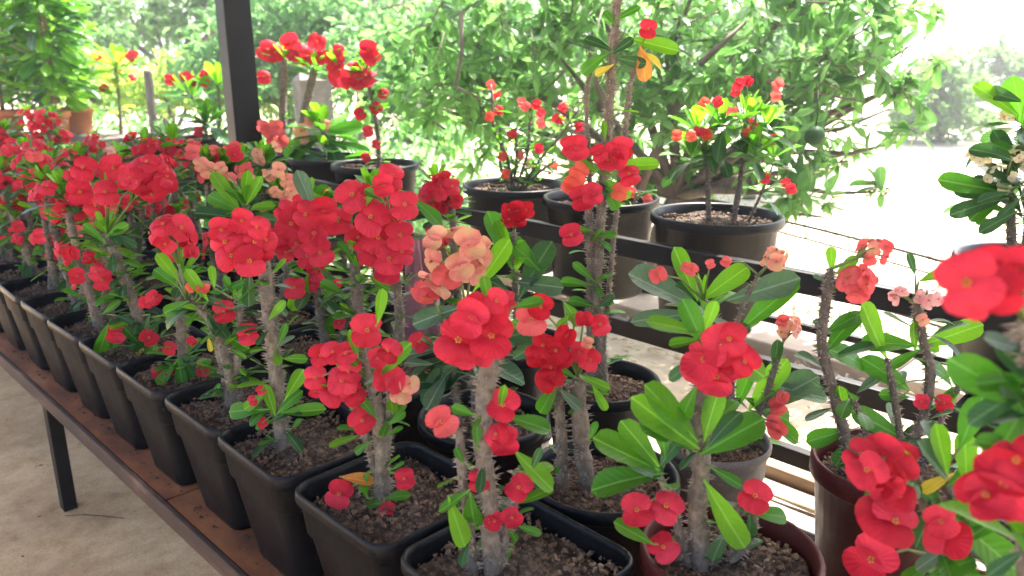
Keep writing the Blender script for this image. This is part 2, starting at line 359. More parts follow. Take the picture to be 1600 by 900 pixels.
# ------------------------------------------------------------------ spiny flowering plants
class Plant:
    def __init__(s, label, x, y, pot='square', z=.503, group=None, split=False, name='potted_plant', rz=0, bark='bark', fill=.042, cat='potted plant', stemr=.017):
        s.base = Vector((x, y, z)); s.root = empty(name, s.base); tag(s.root, label, cat, group)
        s.soil = z+add_pot(s.root, pot, rz, fill); s.split = split; s.stalks = MB(); s.thorns = MB(); s.bark = bark; s.sr = stemr; s.paths = []
    def P(s, x, y, near=0): return onplane(x, y, s.base, near)
    def stem_w(s, pts, r=None, thorn=1.0):
        r = (r or s.sr)*.78; pts = [Vector(p) for p in pts]
        q = []                                               # smooth and roughen
        for i in range(len(pts)-1):
            a, b = pts[i], pts[i+1]; k = max(3, int((b-a).length/.022))
            for j in range(k): q.append(a.lerp(b, j/k)+rv(.0028))
        q.append(pts[-1]); n = len(q)
        for _ in range(2): q = [q[0]]+[(q[i-1]+q[i]*2+q[i+1])/4 for i in range(1, n-1)]+[q[-1]]
        rad = [r*(1.12-.32*i/(n-1))*random.uniform(.9, 1.12) for i in range(n)]; rad[-1] *= .7
        m = MB(); m.tube([p-s.base for p in q], rad, 9, 0, True, .10); st = obj('stem', m.mesh('stem', [s.bark]), s.root)
        L = sum((q[i+1]-q[i]).length for i in range(n-1)); th = MB()
        for _ in range(int(L*900*thorn)):
            i = random.randrange(n-1); p = q[i].lerp(q[i+1], random.random()); t = (q[i+1]-q[i]).normalized()
            d = rv(); d -= t*d.dot(t)
            if d.length < .1: continue
            d.normalize(); dd = (d+t*random.uniform(-.3, .45)).normalized(); ln = random.uniform(.006, .017)*(r/.013)**.5; rr = .0019
            a = d.cross(t); b0 = p-s.base+d*rad[i]*.85
            th.add([b0+a*rr, b0-a*rr*.5+t*rr, b0-a*rr*.5-t*rr, b0+dd*ln], [(0, 1, 3), (1, 2, 3), (2, 0, 3)])
        if th.f: obj('thorns', th.mesh('thorns', ['thorn'], False), st, kind='stuff')
        s.paths.append(q); return q
    def stem(s, px, r=None, near=0, thorn=1.0):
        pts = [s.P(x, y, near*(i/(len(px)-1))) for i, (x, y) in enumerate(px)]
        lo = pts[0]; lo.z = min(lo.z, s.soil+.005)
        return s.stem_w([Vector((lo.x, lo.y, s.soil-.03))]+pts, r, thorn)
    def nearest(s, p):
        best = None
        for q in s.paths:
            for a in q:
                d = (a-p).length+max(0, a.z-p.z)*.5
                if best is None or d < best[0]: best = (d, a)
        return best[1] if best else Vector((p.x, p.y, s.soil))
    def flower(s, p, nrm, r, col='petal_red', stalk=None):
        nrm = nrm.normalized(); y = nrm.cross(rv()); y = y if y.length > .1 else nrm.cross(Vector((1, 0, 0)))
        if random.random() < .6: y = Vector((0, 0, 1))-nrm*nrm.z+rv(.5); y -= nrm*y.dot(nrm)
        M = basis(y, nrm, p-s.base, r/.64); k = random.randrange(6)
        if s.split:
            o = obj('flower', EYEM, s.root, mat=M)
            for me in PET[col][k]: obj('petal', me, o)
        else: obj('flower', FLW[col][k], s.root, mat=M)
        a = stalk or s.nearest(p); b = p-nrm*r*.12; c = a.lerp(b, .5)+Vector((0, 0, .15*(a-b).length))
        s.stalks.tube([a-s.base, c-s.base, b-s.base], [.0026, .0021, .0017], 5)
    def one(s, x, y, r, col='petal_red', near=.02, up=.25, turn=0):
        p = s.P(x, y, near); rm = r*(p-CC).dot(CF)/FPX
        n = -ray(x, y).normalized()+Vector((0, 0, up))+CR*turn+rv(.28); s.flower(p, n, rm, col)
    def cluster_w(s, c, R, n, fr, col='petal_red', bias=None):
        bias = bias or (-(c-CC).normalized()+Vector((0, 0, .5))); bias = bias.normalized(); k = 0; pts = []; tries = 0
        a = s.nearest(c-Vector((0, 0, .02))); hub = a.lerp(c, .55)
        while k < n and tries < 900:
            tries += 1; d = rv()
            if d.length < .1 or d.length > 1: continue
            d = d.normalized()
            if d.dot(bias) < random.uniform(-.45, .25): continue
            p = c+Vector((d.x*R, d.y*R, d.z*R*.85))
            if any((p-q).length < fr*1.25 for q in pts) and tries < 800: continue
            pts.append(p); k += 1; cl = col if isinstance(col, str) else random.choice(col)
            s.flower(p, d+bias*.5+rv(.25), fr*random.uniform(.85, 1.12), cl, hub)
        s.stalks.tube([a-s.base, hub-s.base], [.0035, .0028], 5)
    def cluster(s, x, y, rpx, n, col='petal_red', near=.02, fpx=None):
        c = s.P(x, y, near); sc_ = (c-CC).dot(CF)/FPX; fr = (fpx*sc_) if fpx else .028
        s.cluster_w(c, max(rpx*sc_-fr*.75, fr*.5), n, fr, col)
    def leaf_w(s, p, d, L, kind='leaf_green', nrm=None):
        d = d.normalized(); nrm = nrm or (Vector((0, 0, 1))-d*d.z+rv(.25)); nrm = nrm-d*nrm.dot(d)
        if nrm.length < .05: nrm = d.cross(CR)
        obj('leaf', random.choice(LEAF[kind]), s.root, mat=basis(d, nrm.normalized(), p-s.base, L))
    def leaf(s, bx, by, tx, ty, kind='leaf_green', near=.0, out=0.0, face=.8):
        """leaf from pixel to pixel; out = how far the tip leans to the viewer (share of its length)"""
        b = s.P(bx, by, near); s.twig(b, .0028); t = s.P(tx, ty, near); L = (t-b).length; t = t-FH*(L*out); d = t-b
        n = -ray(tx, ty).normalized()*face+Vector((0, 0, 1))*(1.2-face)+rv(.25); s.leaf_w(b, d, d.length, kind, n)
    def whorl_w(s, p, n, L, kinds=('leaf_young', 'leaf_green', 'leaf_dark'), lo=0, hi=75):
        a0 = random.uniform(0, 6)
        for i in range(n):
            t = i/max(1, n-1); a = a0+i*2.4+random.uniform(-.3, .3); e = math.radians(hi+(lo-hi)*t+random.uniform(-10, 10))
            d = Vector((math.cos(a)*math.cos(e), math.sin(a)*math.cos(e), math.sin(e)))
            k = kinds[min(len(kinds)-1, int(t*len(kinds)))]
            s.leaf_w(p+d*.008-Vector((0, 0, .035*t)), d, L*(.55+.5*t)*random.uniform(.8, 1.15), k)
    def twig(s, p, r=.004):
        if not s.paths: return
        a = s.nearest(p); D_ = (a-p).length
        if D_ > .022: s.stalks.tube([a-s.base, a.lerp(p, .5)+Vector((0, 0, -.08*D_))-s.base, p-s.base], [r, r*.8, r*.6], 5)
    def whorl(s, x, y, n, Lpx, near=0, **k):
        p = s.P(x, y, near); s.twig(p-Vector((0, 0, .03)), .006); s.whorl_w(p, n, Lpx*(p-CC).dot(CF)/FPX, **k)
    def tufts(s, n, L=.055, zlo=0, zhi=1, kinds=('leaf_green', 'leaf_young', 'leaf_dark')):
        for _ in range(int(n*2.1)):
            q = random.choice(s.paths); p = q[min(len(q)-1, int(random.uniform(zlo, zhi)*len(q)))]
            a = random.uniform(0, 6.3); e = random.uniform(-.3, .8); d = Vector((math.cos(a)*math.cos(e), math.sin(a)*math.cos(e), math.sin(e)))
            s.leaf_w(p+d*.012, d, L*random.uniform(.6, 1.3), random.choice(kinds))
    def done(s):
        if s.stalks.f: obj('flower_stalks', s.stalks.mesh('flower_stalks', ['stalk']), s.root, kind='stuff')
        return s.root

# ==================================================================== SETTING
def sheet(name, x0, x1, y0, y1, z, mat, n=1):
    v = []; f = []
    for i in range(n+1):
        for j in range(n+1): v.append((x0+(x1-x0)*i/n, y0+(y1-y0)*j/n, z))
    f = [(i*(n+1)+j, (i+1)*(n+1)+j, (i+1)*(n+1)+j+1, i*(n+1)+j+1) for i in range(n) for j in range(n)]
    return obj(name, mesh(name, v, f, [mat], False), kind='structure')
sheet('ground', -250, 250, -250, 250, -.01, 'ground_dry')
sheet('concrete_floor', -5, 1.95, -4, 12, 0, 'concrete')
kb = empty('kerb', (4.08, 2.5, 0)); kb['kind'] = 'structure'
for i in range(13):
    y = -3.4+i*.92; bevel_box('kerb_stone', (3.86, y, -.05), (4.32, y+.905, .07), 'kerb_stone', .012, kb, (4.08, 2.5, 0))
# cracks in the floor
m = MB()
p0 = onz(105, 805, 0); pts = [onz(x, y, .0015) for x, y in ((102, 806), (130, 804), (160, 806), (195, 810))]
for i in range(3):
    a, b = pts[i], pts[i+1]; t = (b-a).normalized(); s_ = Vector((-t.y, t.x, 0))*.004
    m.add([a-s_*.6, b-s_*.4, b+s_*.4, a+s_*.6], [(0, 1, 2, 3)])
obj('floor_crack', m.mesh('floor_crack', ['soil'], False), bpy.data.objects['concrete_floor'])
# straw, dry leaves and twigs on the ground behind the bench
def scatter_straw(n, x0, x1, y0, y1, seed):
    r = random.Random(seed); m = MB()
    for _ in range(n):
        x, y = r.uniform(x0, x1), r.uniform(y0, y1); a = r.uniform(0, 6.3); tl = r.uniform(-.25, .25)
        if r.random() < .55: L, W = r.uniform(.03, .14), r.uniform(.003, .008)
        else: L, W = r.uniform(.03, .08), r.uniform(.012, .026)
        d = Vector((math.cos(a), math.sin(a), tl)); s_ = Vector((-d.y, d.x, r.uniform(-.4, .4))); c = Vector((x, y, .004+r.random()*.03))
        m.add([c-d*L/2, c+s_*W/2-d*L*.1+Vector((0, 0, W*.4)), c+d*L/2, c-s_*W/2-d*L*.1+Vector((0, 0, W*.4)), ], [(0, 3, 2, 1)])
    return m
o = obj('straw_litter', scatter_straw(9000, 1.97, 3.84, -1, 6.5, 3).mesh('straw_litter', ['straw'], False), kind='stuff')
tag(o, 'pale straw and dry leaf litter on the ground below the black steel rack', 'straw')
# dry grass on the field beyond the kerb
m = MB(); r = random.Random(5)
for _ in range(9000):
    x = 4.4+9*r.random()**1.6; y = r.uniform(-4, 12); h = r.uniform(.03, .10); a = r.uniform(0, 6.3); W = .006+.004*r.random()
    d = Vector((math.cos(a), math.sin(a), 0)); b = Vector((x, y, -.01)); t = b+Vector((r.uniform(-.05, .05), r.uniform(-.05, .05), h))
    m.add([b-d*W, b+d*W, t], [(0, 1, 2)])
o = obj('field_grass', m.mesh('field_grass', ['grass_dry'], False), kind='stuff'); tag(o, 'sparse sunlit dry grass on the field beyond the kerb', 'grass')

# ==================================================================== BENCH
bench = empty('bench', (1.22, 3.0, 0)); tag(bench, 'long low bench with rusty brown boards and dark steel edge carrying square black pots', 'bench')
BO = (1.22, 3.0, 0); xs = [.632, .86, 1.07, 1.28, 1.48, 1.63, 1.79]
for k in range(len(xs)-1):
    y = -1.2+random.uniform(-.2, 0)
    while y < 6.9:
        ln = random.choice((1.25, 1.6, 1.95)) if k < 3 else random.choice((.22, .34, .45)); y1 = min(7., y+ln)
        if y1-y > .05: bevel_box('board', (xs[k]+.003, y+.003, .478+random.uniform(-.002, 0)), (xs[k+1]-.003, y1-.003, .5+random.uniform(-.0015, .0015)), 'board_rust' if k < 3 else 'board_pale', .003, bench, BO)
        y = y1
bevel_box('edge_rail', (.616, -1.4, .456), (.630, 7.02, .505), 'steel_worn', .003, bench, BO)
bevel_box('edge_rail', (.632, -1.4, .446), (.68, 7.02, .4755), 'steel_black', .003, bench, BO)
bevel_box('back_batten', (1.795, -1.4, .43), (1.835, 7.02, .53), 'timber', .004, bench, BO)
for y in (-.8, 2.90, 6.6):
    for x in (.648, 1.72): bevel_box('leg', (x, y-.024, 0.0), (x+.045, y+.024, .4755 if x > 1 else .4455), 'steel_black', .003, bench, BO)
    bevel_box('cross_beam', (.705, y-.02, .43), (1.79, y+.02, .475), 'steel_black', .003, bench, BO)

m = MB(); r = random.Random(11)                      # spilt potting soil on the front board
for _ in range(700):
    x, y = .66+.10*r.random()**1.5, r.uniform(.2, 4.5); q = .0015+.005*r.random()**3; c = Vector((x, y, .503))
    a = r.uniform(0, 6.3); d = Vector((math.cos(a), math.sin(a), 0))*q; e = Vector((-d.y, d.x, 0))
    m.add([c+d, c+e*.8, c-d*.9, c-e, c+Vector((0, 0, q*.8))], [(0, 1, 4), (1, 2, 4), (2, 3, 4), (3, 0, 4)])
obj('soil_crumbs', m.mesh('soil_crumbs', ['soil'], False), bench, (-BO[0], -BO[1], 0), kind='stuff')
m = MB()
for _ in range(420):
    x, y = r.uniform(-.9, 1.2), r.uniform(.6, 6); q = .0018+.009*r.random()**4; a = r.uniform(0, 6.3); d = Vector((math.cos(a), math.sin(a), 0))*q; e = Vector((-d.y, d.x, 0))*r.uniform(.25, .8); c = Vector((x, y, .001))
    m.add([c+d, c+e*.8, c-d*.9, c-e, c+Vector((0, 0, q*.35))], [(0, 1, 4), (1, 2, 4), (2, 3, 4), (3, 0, 4)])
o = obj('floor_debris', m.mesh('floor_debris', ['chips'], False), kind='stuff'); tag(o, 'scattered soil crumbs on the concrete floor below the bench', 'debris')

# ==================================================================== RACK with three rails
rack = empty('plant_rack', (2.4, 3.0, 0)); RO = (2.4, 3.0, 0)
tag(rack, 'black steel rack of parallel rails holding the large round black pots', 'rack')
for z0, z1 in ((.905, .97), (.62, .68), (.365, .42)): bevel_box('rail', (2.13, -1.2, z0), (2.165, 7.4, z1), 'steel_black', .004, rack, RO)
bevel_box('rail', (2.60, -1.2, .63), (2.625, 7.4, .655), 'steel_black', .003, rack, RO)
RP = [.40, 1.36, 1.90, 2.47]
for y in RP+[3.45, 3.95, 4.6, 5.9]:
    for dy in (-.11, .08): bevel_box('shelf_bar', (2.167, y+dy, .656), (2.622, y+dy+.03, .675), 'steel_black', .003, rack, RO)
for y in (-.9, 3.35, 7.2):
    for x in (2.167, 2.58): bevel_box('upright', (x, y, 0), (x+.038, y+.04, .97 if x < 2.4 else .68), 'steel_black', .003, rack, RO)
# ==================================================================== SHED: post and roof
_d = ray(374, 120); pp = CC+_d*(2.20/_d.x); pp.z = 0
post = bevel_box('steel_post', (pp.x-.075, pp.y-.075, 0), (pp.x+.075, pp.y+.075, 2.62), 'steel_black', .008)
post.rotation_euler.z = math.radians(-8)
tag(post, 'square black steel post rising behind the flowering pots', 'post')
roof = empty('shed_roof', (0, 4, 2.6)); tag(roof, 'flat sheet roof overhead shading the bench', 'roof')
for i in range(9):
    y = -4+i*1.1; bevel_box('roof_panel', (-.45, y, 2.68), (2.75, y+1.094, 2.71), 'roof_sheet', 0, roof, (0, 4, 2.6))
for x in (-.4, .9, 2.17): bevel_box('beam', (x, -3.9, 2.62), (x+.09, 5.85, 2.679), 'steel_black', .004, roof, (0, 4, 2.6))

# ==================================================================== PLANTS, front row of square pots
FR = 'square pots along the front edge of the bench'
Y1 = [.76, 1.07, 1.38, 1.66, 1.95, 2.23, 2.51, 2.79, 3.07, 3.35, 3.64]
def jz(): return random.uniform(-.03, .03)

p = Plant('tall spiny plant in the end square pot beside the low brown pot', .785, Y1[0], split=True, rz=jz(), stemr=.020)
p.stem([(772, 880), (765, 800), (752, 700), (757, 620), (768, 545)], .021)
p.stem([(740, 800), (722, 745), (717, 670)], .011); p.stem([(780, 860), (800, 770), (806, 735)], .009)
for a in ((757, 492, 36), (716, 532, 38), (768, 525, 36), (738, 545, 36), (735, 498, 30), (775, 470, 20)): p.one(*a, near=.035+random.uniform(-.01, .02))
for a in ((787, 633, 26), (789, 692, 24), (775, 678, 20), (748, 750, 18), (811, 762, 22), (772, 815, 16), (800, 810, 17), (690, 660, 25, 'petal_rose')): p.one(*a)
for a in ((700, 775, 725, 850, 'leaf_young'), (735, 770, 738, 845, 'leaf_green'), (745, 700, 745, 665), (725, 725, 712, 700), (800, 700, 860, 765, 'leaf_young'), (790, 650, 862, 672, 'leaf_green'),
          (805, 820, 845, 835, 'leaf_green'), (795, 825, 810, 850), (735, 765, 690, 800, 'leaf_young'), (830, 735, 845, 700, 'leaf_dark'), (765, 480, 757, 432, 'leaf_young'), (745, 650, 705, 635), (780, 640, 790, 600, 'leaf_young'), (800, 480, 850, 470, 'leaf_green')): p.leaf(*a, near=.02)
p.tufts(10, .05, .3, .9); p.done()

p = Plant('spiny plant with flowers halfway up, red flowers and a brown leaf at soil level', .78, Y1[1], split=True, rz=jz())
p.stem([(598, 765), (596, 700), (590, 640), (578, 560), (575, 520)], .018); p.stem([(595, 690), (560, 640), (545, 590)], .010); p.stem([(592, 640), (610, 600)], .009)
for a in ((573, 516, 27), (606, 595, 25), (535, 595, 24), (522, 615, 22), (553, 612, 22), (545, 580, 20), (492, 590, 19), (565, 657, 21), (500, 555, 18), (520, 550, 18), (540, 553, 18), (607, 548, 20), (590, 560, 16), (492, 612, 10),
          (530, 772, 22), (603, 797, 15), (632, 748, 17), (628, 612, 20, 'petal_salmon'), (640, 600, 16, 'petal_salmon')): p.one(*a, near=.03)
for a in ((590, 505, 598, 450, 'leaf_young'), (585, 590, 640, 535, 'leaf_young'), (590, 590, 585, 550), (560, 560, 545, 515, 'leaf_young'), (570, 600, 600, 585, 'leaf_grey'), (560, 770, 575, 740), (575, 780, 565, 755, 'leaf_young'), (600, 780, 640, 770, 'leaf_green'),
          (600, 785, 570, 790), (610, 735, 632, 722), (605, 680, 630, 668), (605, 665, 632, 645, 'leaf_green'), (580, 690, 552, 708), (520, 560, 500, 565, 'leaf_young'), (535, 560, 560, 570, 'leaf_young'), (590, 655, 560, 620)): p.leaf(*a, near=.025)
p.leaf(530, 745, 585, 752, 'leaf_orange', .03); p.tufts(12, .05, .4, 1); p.done()

p = Plant('spiny plant with one dense round red flower head over a bare stem, front row', .78, Y1[2], split=True, rz=jz())
p.stem([(442, 690), (436, 630), (428, 560), (418, 480), (412, 400)], .020)
for a in ((352, 378, 24), (372, 362, 25), (398, 378, 24), (362, 400, 25), (390, 408, 25), (345, 360, 20), (415, 375, 19), (378, 345, 19), (408, 395, 18), (402, 355, 18)): p.one(*a, near=.05+random.uniform(-.02, .02))
for a in ((388, 522, 18), (410, 660, 9), (396, 625, 9), (408, 610, 8)): p.one(*a, near=.03)
for a in ((390, 420, 388, 482, 'leaf_dark'), (405, 440, 372, 465), (420, 610, 385, 640, 'leaf_young'), (430, 650, 465, 610, 'leaf_green'), (440, 645, 510, 640, 'leaf_young'), (430, 650, 415, 600, 'leaf_young'), (445, 625, 475, 575, 'leaf_young'),
          (420, 640, 350, 640, 'leaf_green'), (420, 660, 450, 640, 'leaf_dark'), (430, 655, 400, 670), (455, 670, 470, 655), (440, 560, 480, 560, 'leaf_young'), (430, 540, 460, 525, 'leaf_grey'), (430, 690, 415, 680), (435, 540, 448, 505), (420, 500, 445, 470, 'leaf_young')): p.leaf(*a, near=.025)
p.tufts(14, .055, .15, .8); p.whorl(414, 430, 8, 55, near=-.02, lo=-20); p.done()

p = Plant('spiny plant with a forked stem and a yellowing leaf at the fork, front row', .785, Y1[3], split=True, rz=jz())
p.stem([(362, 622), (358, 570), (345, 525), (335, 500)], .020); p.stem([(352, 560), (335, 500), (312, 485), (295, 470)], .012); p.stem([(358, 575), (375, 500), (378, 470)], .012)
for a in ((350, 487, 18), (318, 452, 10, 'petal_orange'), (300, 447, 10, 'petal_orange'), (388, 520, 17)): p.one(*a, near=.02)
p.cluster(265, 362, 42, 8, near=.0, fpx=19)
for a in ((355, 480, 320, 465, 'leaf_dark'), (335, 450, 330, 415, 'leaf_young'), (345, 455, 385, 440), (325, 470, 290, 420, 'leaf_young'), (295, 470, 255, 490), (300, 480, 245, 505, 'leaf_dark'), (345, 520, 390, 545, 'leaf_young'), (360, 545, 385, 560, 'leaf_young'), (325, 525, 330, 550, 'leaf_yellow'),
          (340, 500, 345, 475), (330, 620, 345, 600), (350, 620, 338, 607), (365, 480, 395, 470, 'leaf_grey'), (365, 460, 350, 430), (320, 455, 345, 460), (280, 440, 245, 395, 'leaf_young'), (280, 450, 240, 420, 'leaf_green')): p.leaf(*a, near=.02)
p.tufts(24, .065, .3, 1); p.whorl(380, 465, 10, 55, lo=-10); p.done()

p = Plant('spiny plant with a bushy green tuft of leaves at soil level in a square pot', .78, Y1[4], split=True, rz=jz())
p.stem([(286, 572), (283, 520), (282, 470), (284, 420)], .017); p.stem([(290, 590), (300, 570), (285, 560)], .008)
for a in ((265, 545, 11), (300, 532, 8), (318, 580, 10), (245, 582, 9), (265, 580, 8), (262, 405, 11), (298, 395, 12), (240, 465, 12), (228, 472, 11)): p.one(*a, near=.04)
for _ in range(26): 
    x = random.uniform(250, 325); p.leaf(x, random.uniform(560, 590), x+random.uniform(-28, 28), random.uniform(555, 610), random.choice(('leaf_green', 'leaf_dark', 'leaf_green', 'leaf_young')), near=.03, out=random.uniform(-.3, .5))
p.whorl(284, 425, 14, 58, lo=-15); p.tufts(20, .065, .3, 1); p.done()

auto_labels = [
 'spiny plant with two red flowers at soil level and a leaning stem, front row',
 'red flowering plant in the seventh square front pot counted from the low brown pot',
 'red flowering plant in the eighth square front pot counted from the low brown pot',
 'red flowering plant in the ninth square front pot counted from the low brown pot',
 'red flowering plant in the tenth square front pot counted from the low brown pot',
 'red flowering plant in the eleventh square front pot counted from the low brown pot']
p = Plant(auto_labels[0], .78, Y1[5], rz=jz())
p.stem([(232, 540), (215, 490), (192, 430), (168, 365)], .020)
for a in ((182, 523, 15), (232, 528, 14), (160, 437, 17), (120, 432, 13), (150, 425, 12), (112, 396, 12)): p.one(*a, near=.05)
for a in ((130, 262), (178, 262), (165, 300), (220, 280), (150, 320), (125, 300)): p.one(*a, 20, near=random.uniform(-.02, .05))
p.cluster(235, 275, 48, 12, near=.0, fpx=19)
for a in ((200, 540, 240, 575, 'leaf_green'), (205, 545, 170, 565, 'leaf_dark'), (200, 560, 225, 545, 'leaf_yellow'), (160, 490, 190, 470), (165, 380, 130, 350), (165, 370, 200, 350, 'leaf_young'), (170, 365, 215, 385, 'leaf_dark'), (165, 360, 150, 330, 'leaf_young')): p.leaf(*a, near=.03)
for _ in range(16):
    x = random.uniform(165, 250); p.leaf(x, random.uniform(490, 560), x+random.uniform(-30, 30), random.uniform(480, 580), random.choice(('leaf_green', 'leaf_dark', 'leaf_young')), near=.03, out=random.uniform(-.3, .5))
p.whorl(168, 362, 14, 55, lo=-10); p.tufts(26, .065, .3, 1); p.done()

def auto(label, x, y, h, pot='square', group=None, col='petal_red', heads=2, nf=9, nl=1.0, rz=0, z=.503, fr=.027, L=.085, lean=.06, extra=3, split=False, bark='bark', stemr=.016, name='potted_plant', thorn=.7, kinds=('leaf_young', 'leaf_green', 'leaf_dark')):
    p = Plant(label, x, y, pot, z, group, split, name, rz, bark, stemr=stemr); b = Vector((x, y, p.soil-.02))
    for k in range(heads):
        a = random.uniform(0, 6.3); ln = lean*random.uniform(.3, 1.5); hh = h*random.uniform(.75, 1.08); top = b+Vector((math.cos(a)*ln, math.sin(a)*ln, hh))
        b0 = b+Vector((random.uniform(-.04, .04), random.uniform(-.04, .04), 0)); mid = b0.lerp(top, .5)+rv(.012)
        p.stem_w([b0, mid, top], None if k == 0 else stemr*.8, thorn)
        p.whorl_w(top+Vector((0, 0, random.choice((0, .03, .05)))), int(11*nl), L, kinds)
        if nf:
            c = top+Vector((random.uniform(-.03, .03), random.uniform(-.03, .03), .03))-FH*.03
            p.cluster_w(c, .05+.012*random.random(), nf, fr, col)
    for _ in range(extra):
        q = random.choice(p.paths); a = q[int(len(q)*random.uniform(.35, .95))]; th = random.uniform(0, 6.3)
        d = Vector((math.cos(th), math.sin(th), .2))-FH*.5; d.normalize(); pt = a+d*random.uniform(.03, .07)
        p.flower(pt, d-FH*.5, fr*random.uniform(.75, 1), col if isinstance(col, str) else random.choice(col), a)
    p.tufts(int(16*nl), .075, .25, 1); return p.done()
for i in range(6, 11): auto(auto_labels[i-5], .78, Y1[i], random.uniform(.36, .44), 'square', None, ['petal_red']*5+['petal_rose'], heads=3, nf=6, rz=jz(), extra=6, nl=1.5, L=.10)

# ---- second row
LB2 = 'behind the square front pots'
p = Plant('plant with two bare thorny stems and dark red flowers in a round black pot', 1.10, .835, 'round', split=True, stemr=.018)
p.stem([(882, 790), (880, 720), (874, 660), (872, 600)], .015); p.stem([(925, 800), (912, 720), (905, 650), (903, 590)], .022)
for a in ((848, 540, 20), (868, 548, 21), (838, 556, 18), (857, 590, 23), (885, 525, 17), (860, 575, 18), (880, 560, 16), (830, 500, 26, 'petal_rose'), (845, 480, 20)): p.one(a[0], a[1], a[2], a[3] if len(a) > 3 else 'petal_deep', near=.04)
for a in ((938, 507, 17), (912, 500, 14), (922, 562, 18), (905, 550, 16), (918, 537, 10, 'petal_salmon')): p.one(*a, near=.03)
for a in ((895, 490, 870, 510, 'leaf_young'), (905, 585, 950, 610, 'leaf_young'), (900, 590, 870, 575), (925, 600, 945, 640, 'leaf_young'), (880, 470, 910, 510, 'leaf_young'), (870, 600, 840, 650, 'leaf_green'), (875, 610, 905, 640, 'leaf_grey'), (850, 520, 800, 500, 'leaf_green'), (850, 530, 800, 560, 'leaf_dark'), (920, 690, 930, 660), (895, 800, 905, 780)): p.leaf(*a, near=.02)
p.tufts(4, .04); p.done()

p = Plant('plant with faded salmon pink clusters and large dark leaves in a round black pot', 1.12, 1.19, 'round', split=True)
p.stem([(745, 640), (738, 560), (728, 480)], .013); p.stem([(720, 640), (705, 560), (690, 500)], .010)
p.cluster(712, 395, 60, 10, ['petal_salmon', 'petal_salmon', 'petal_rose'], .03, 24); p.cluster(672, 450, 34, 5, ['petal_salmon', 'petal_rose'], .03, 23); p.cluster(740, 400, 30, 4, 'petal_salmon', .03, 23)
for a in ((740, 455, 800, 375, 'leaf_young'), (720, 480, 640, 505, 'leaf_grey'), (715, 540, 665, 640, 'leaf_dark'), (700, 540, 620, 560, 'leaf_grey'), (735, 560, 680, 610, 'leaf_dark'), (745, 540, 840, 510, 'leaf_dark'), (740, 560, 830, 590, 'leaf_dark'),
          (730, 500, 800, 470, 'leaf_green'), (720, 600, 640, 590, 'leaf_dark'), (740, 590, 790, 640, 'leaf_dark'), (725, 500, 680, 520, 'leaf_dark'), (730, 520, 760, 460, 'leaf_green')): p.leaf(*a, near=.0)
p.whorl(735, 540, 14, 95, kinds=('leaf_green', 'leaf_dark', 'leaf_dark'), lo=-20); p.whorl(700, 560, 12, 85, kinds=('leaf_dark', 'leaf_grey'), lo=-25); p.one(655, 535, 17); p.one(790, 470, 18); p.done()

p = Plant('thick stemmed plant topped by the biggest mass of red flowers behind the square front pots', 1.14, 1.52, 'square', split=True, rz=jz())
p.stem([(590, 600), (565, 520), (556, 440), (550, 380)], .020); p.stem([(600, 600), (625, 520), (622, 450), (615, 380)], .016)
for a in ((528, 343, 26), (505, 330, 22), (580, 340, 28), (612, 345, 26), (590, 372, 26), (625, 368, 24), (608, 405, 25), (580, 395, 22), (632, 320, 24), (550, 305, 26), (575, 312, 22), (605, 425, 22), (612, 275, 22), (600, 290, 18), (560, 372, 20), (628, 395, 20)): p.one(*a, near=.05+random.uniform(-.03, .03))
for a in ((548, 400, 530, 375), (575, 430, 608, 455, 'leaf_young'), (590, 300, 560, 325, 'leaf_young'), (600, 315, 570, 295, 'leaf_green'), (645, 310, 690, 350, 'leaf_green'), (540, 460, 500, 440)): p.leaf(*a, near=.03)
p.tufts(22, .06, .3, 1); p.whorl(560, 430, 8, 60, lo=-20); p.done()

p = Plant('red flowering plant with a twisted pale leaf standing behind the round red flower head', 1.14, 1.86, 'square', split=True, rz=jz())
p.stem([(510, 545), (500, 480), (490, 420), (480, 360)], .017); p.stem([(530, 545), (545, 480), (560, 440)], .012)
for a in ((455, 350, 24), (478, 335, 22), (440, 365, 20), (490, 365, 22), (465, 380, 22), (500, 395, 22), (505, 350, 20), (448, 330, 18), (480, 400, 20), (470, 320, 16), (495, 425, 16), (460, 450, 18), (488, 440, 15), (525, 445, 9), (530, 505, 10), (445, 395, 15)): p.one(*a, near=.04+random.uniform(-.03, .03))
for a in ((470, 440, 455, 490, 'leaf_young'), (480, 430, 470, 480, 'leaf_young'), (490, 330, 465, 265, 'leaf_grey'), (500, 420, 530, 450, 'leaf_dark'), (520, 480, 515, 520), (530, 510, 545, 530), (500, 480, 520, 450)): p.leaf(*a, near=.03)
p.tufts(26, .065, .3, 1); p.whorl(490, 440, 10, 60, lo=-20); p.done()

p = Plant('tall plant with upright bright green leaves and few salmon flowers beside the forked stem', 1.17, 2.2, 'round', rz=jz())
p.stem([(428, 495), (420, 430), (400, 370), (385, 320)], .016); p.stem([(430, 495), (450, 420), (440, 350)], .012)
for a in ((375, 330, 330, 270, 'leaf_young'), (380, 320, 388, 265, 'leaf_young'), (385, 325, 430, 320, 'leaf_young'), (380, 320, 350, 280, 'leaf_green'), (375, 330, 320, 300, 'leaf_green'), (370, 340, 300, 330, 'leaf_dark'), (390, 330, 360, 330, 'leaf_green'), (385, 320, 410, 275, 'leaf_young'), (370, 330, 310, 345, 'leaf_green'), (390, 340, 440, 345, 'leaf_dark')): p.leaf(*a, near=.02)
for a in ((435, 265, 12), (448, 280, 12), (455, 298, 11), (445, 310, 12), (430, 300, 9), (325, 265, 14), (315, 255, 13), (345, 262, 10), (358, 285, 9)): p.one(a[0], a[1], a[2], 'petal_salmon', near=.0)
p.whorl(385, 320, 10, 60); p.tufts(12, .06, .3, 1); p.done()

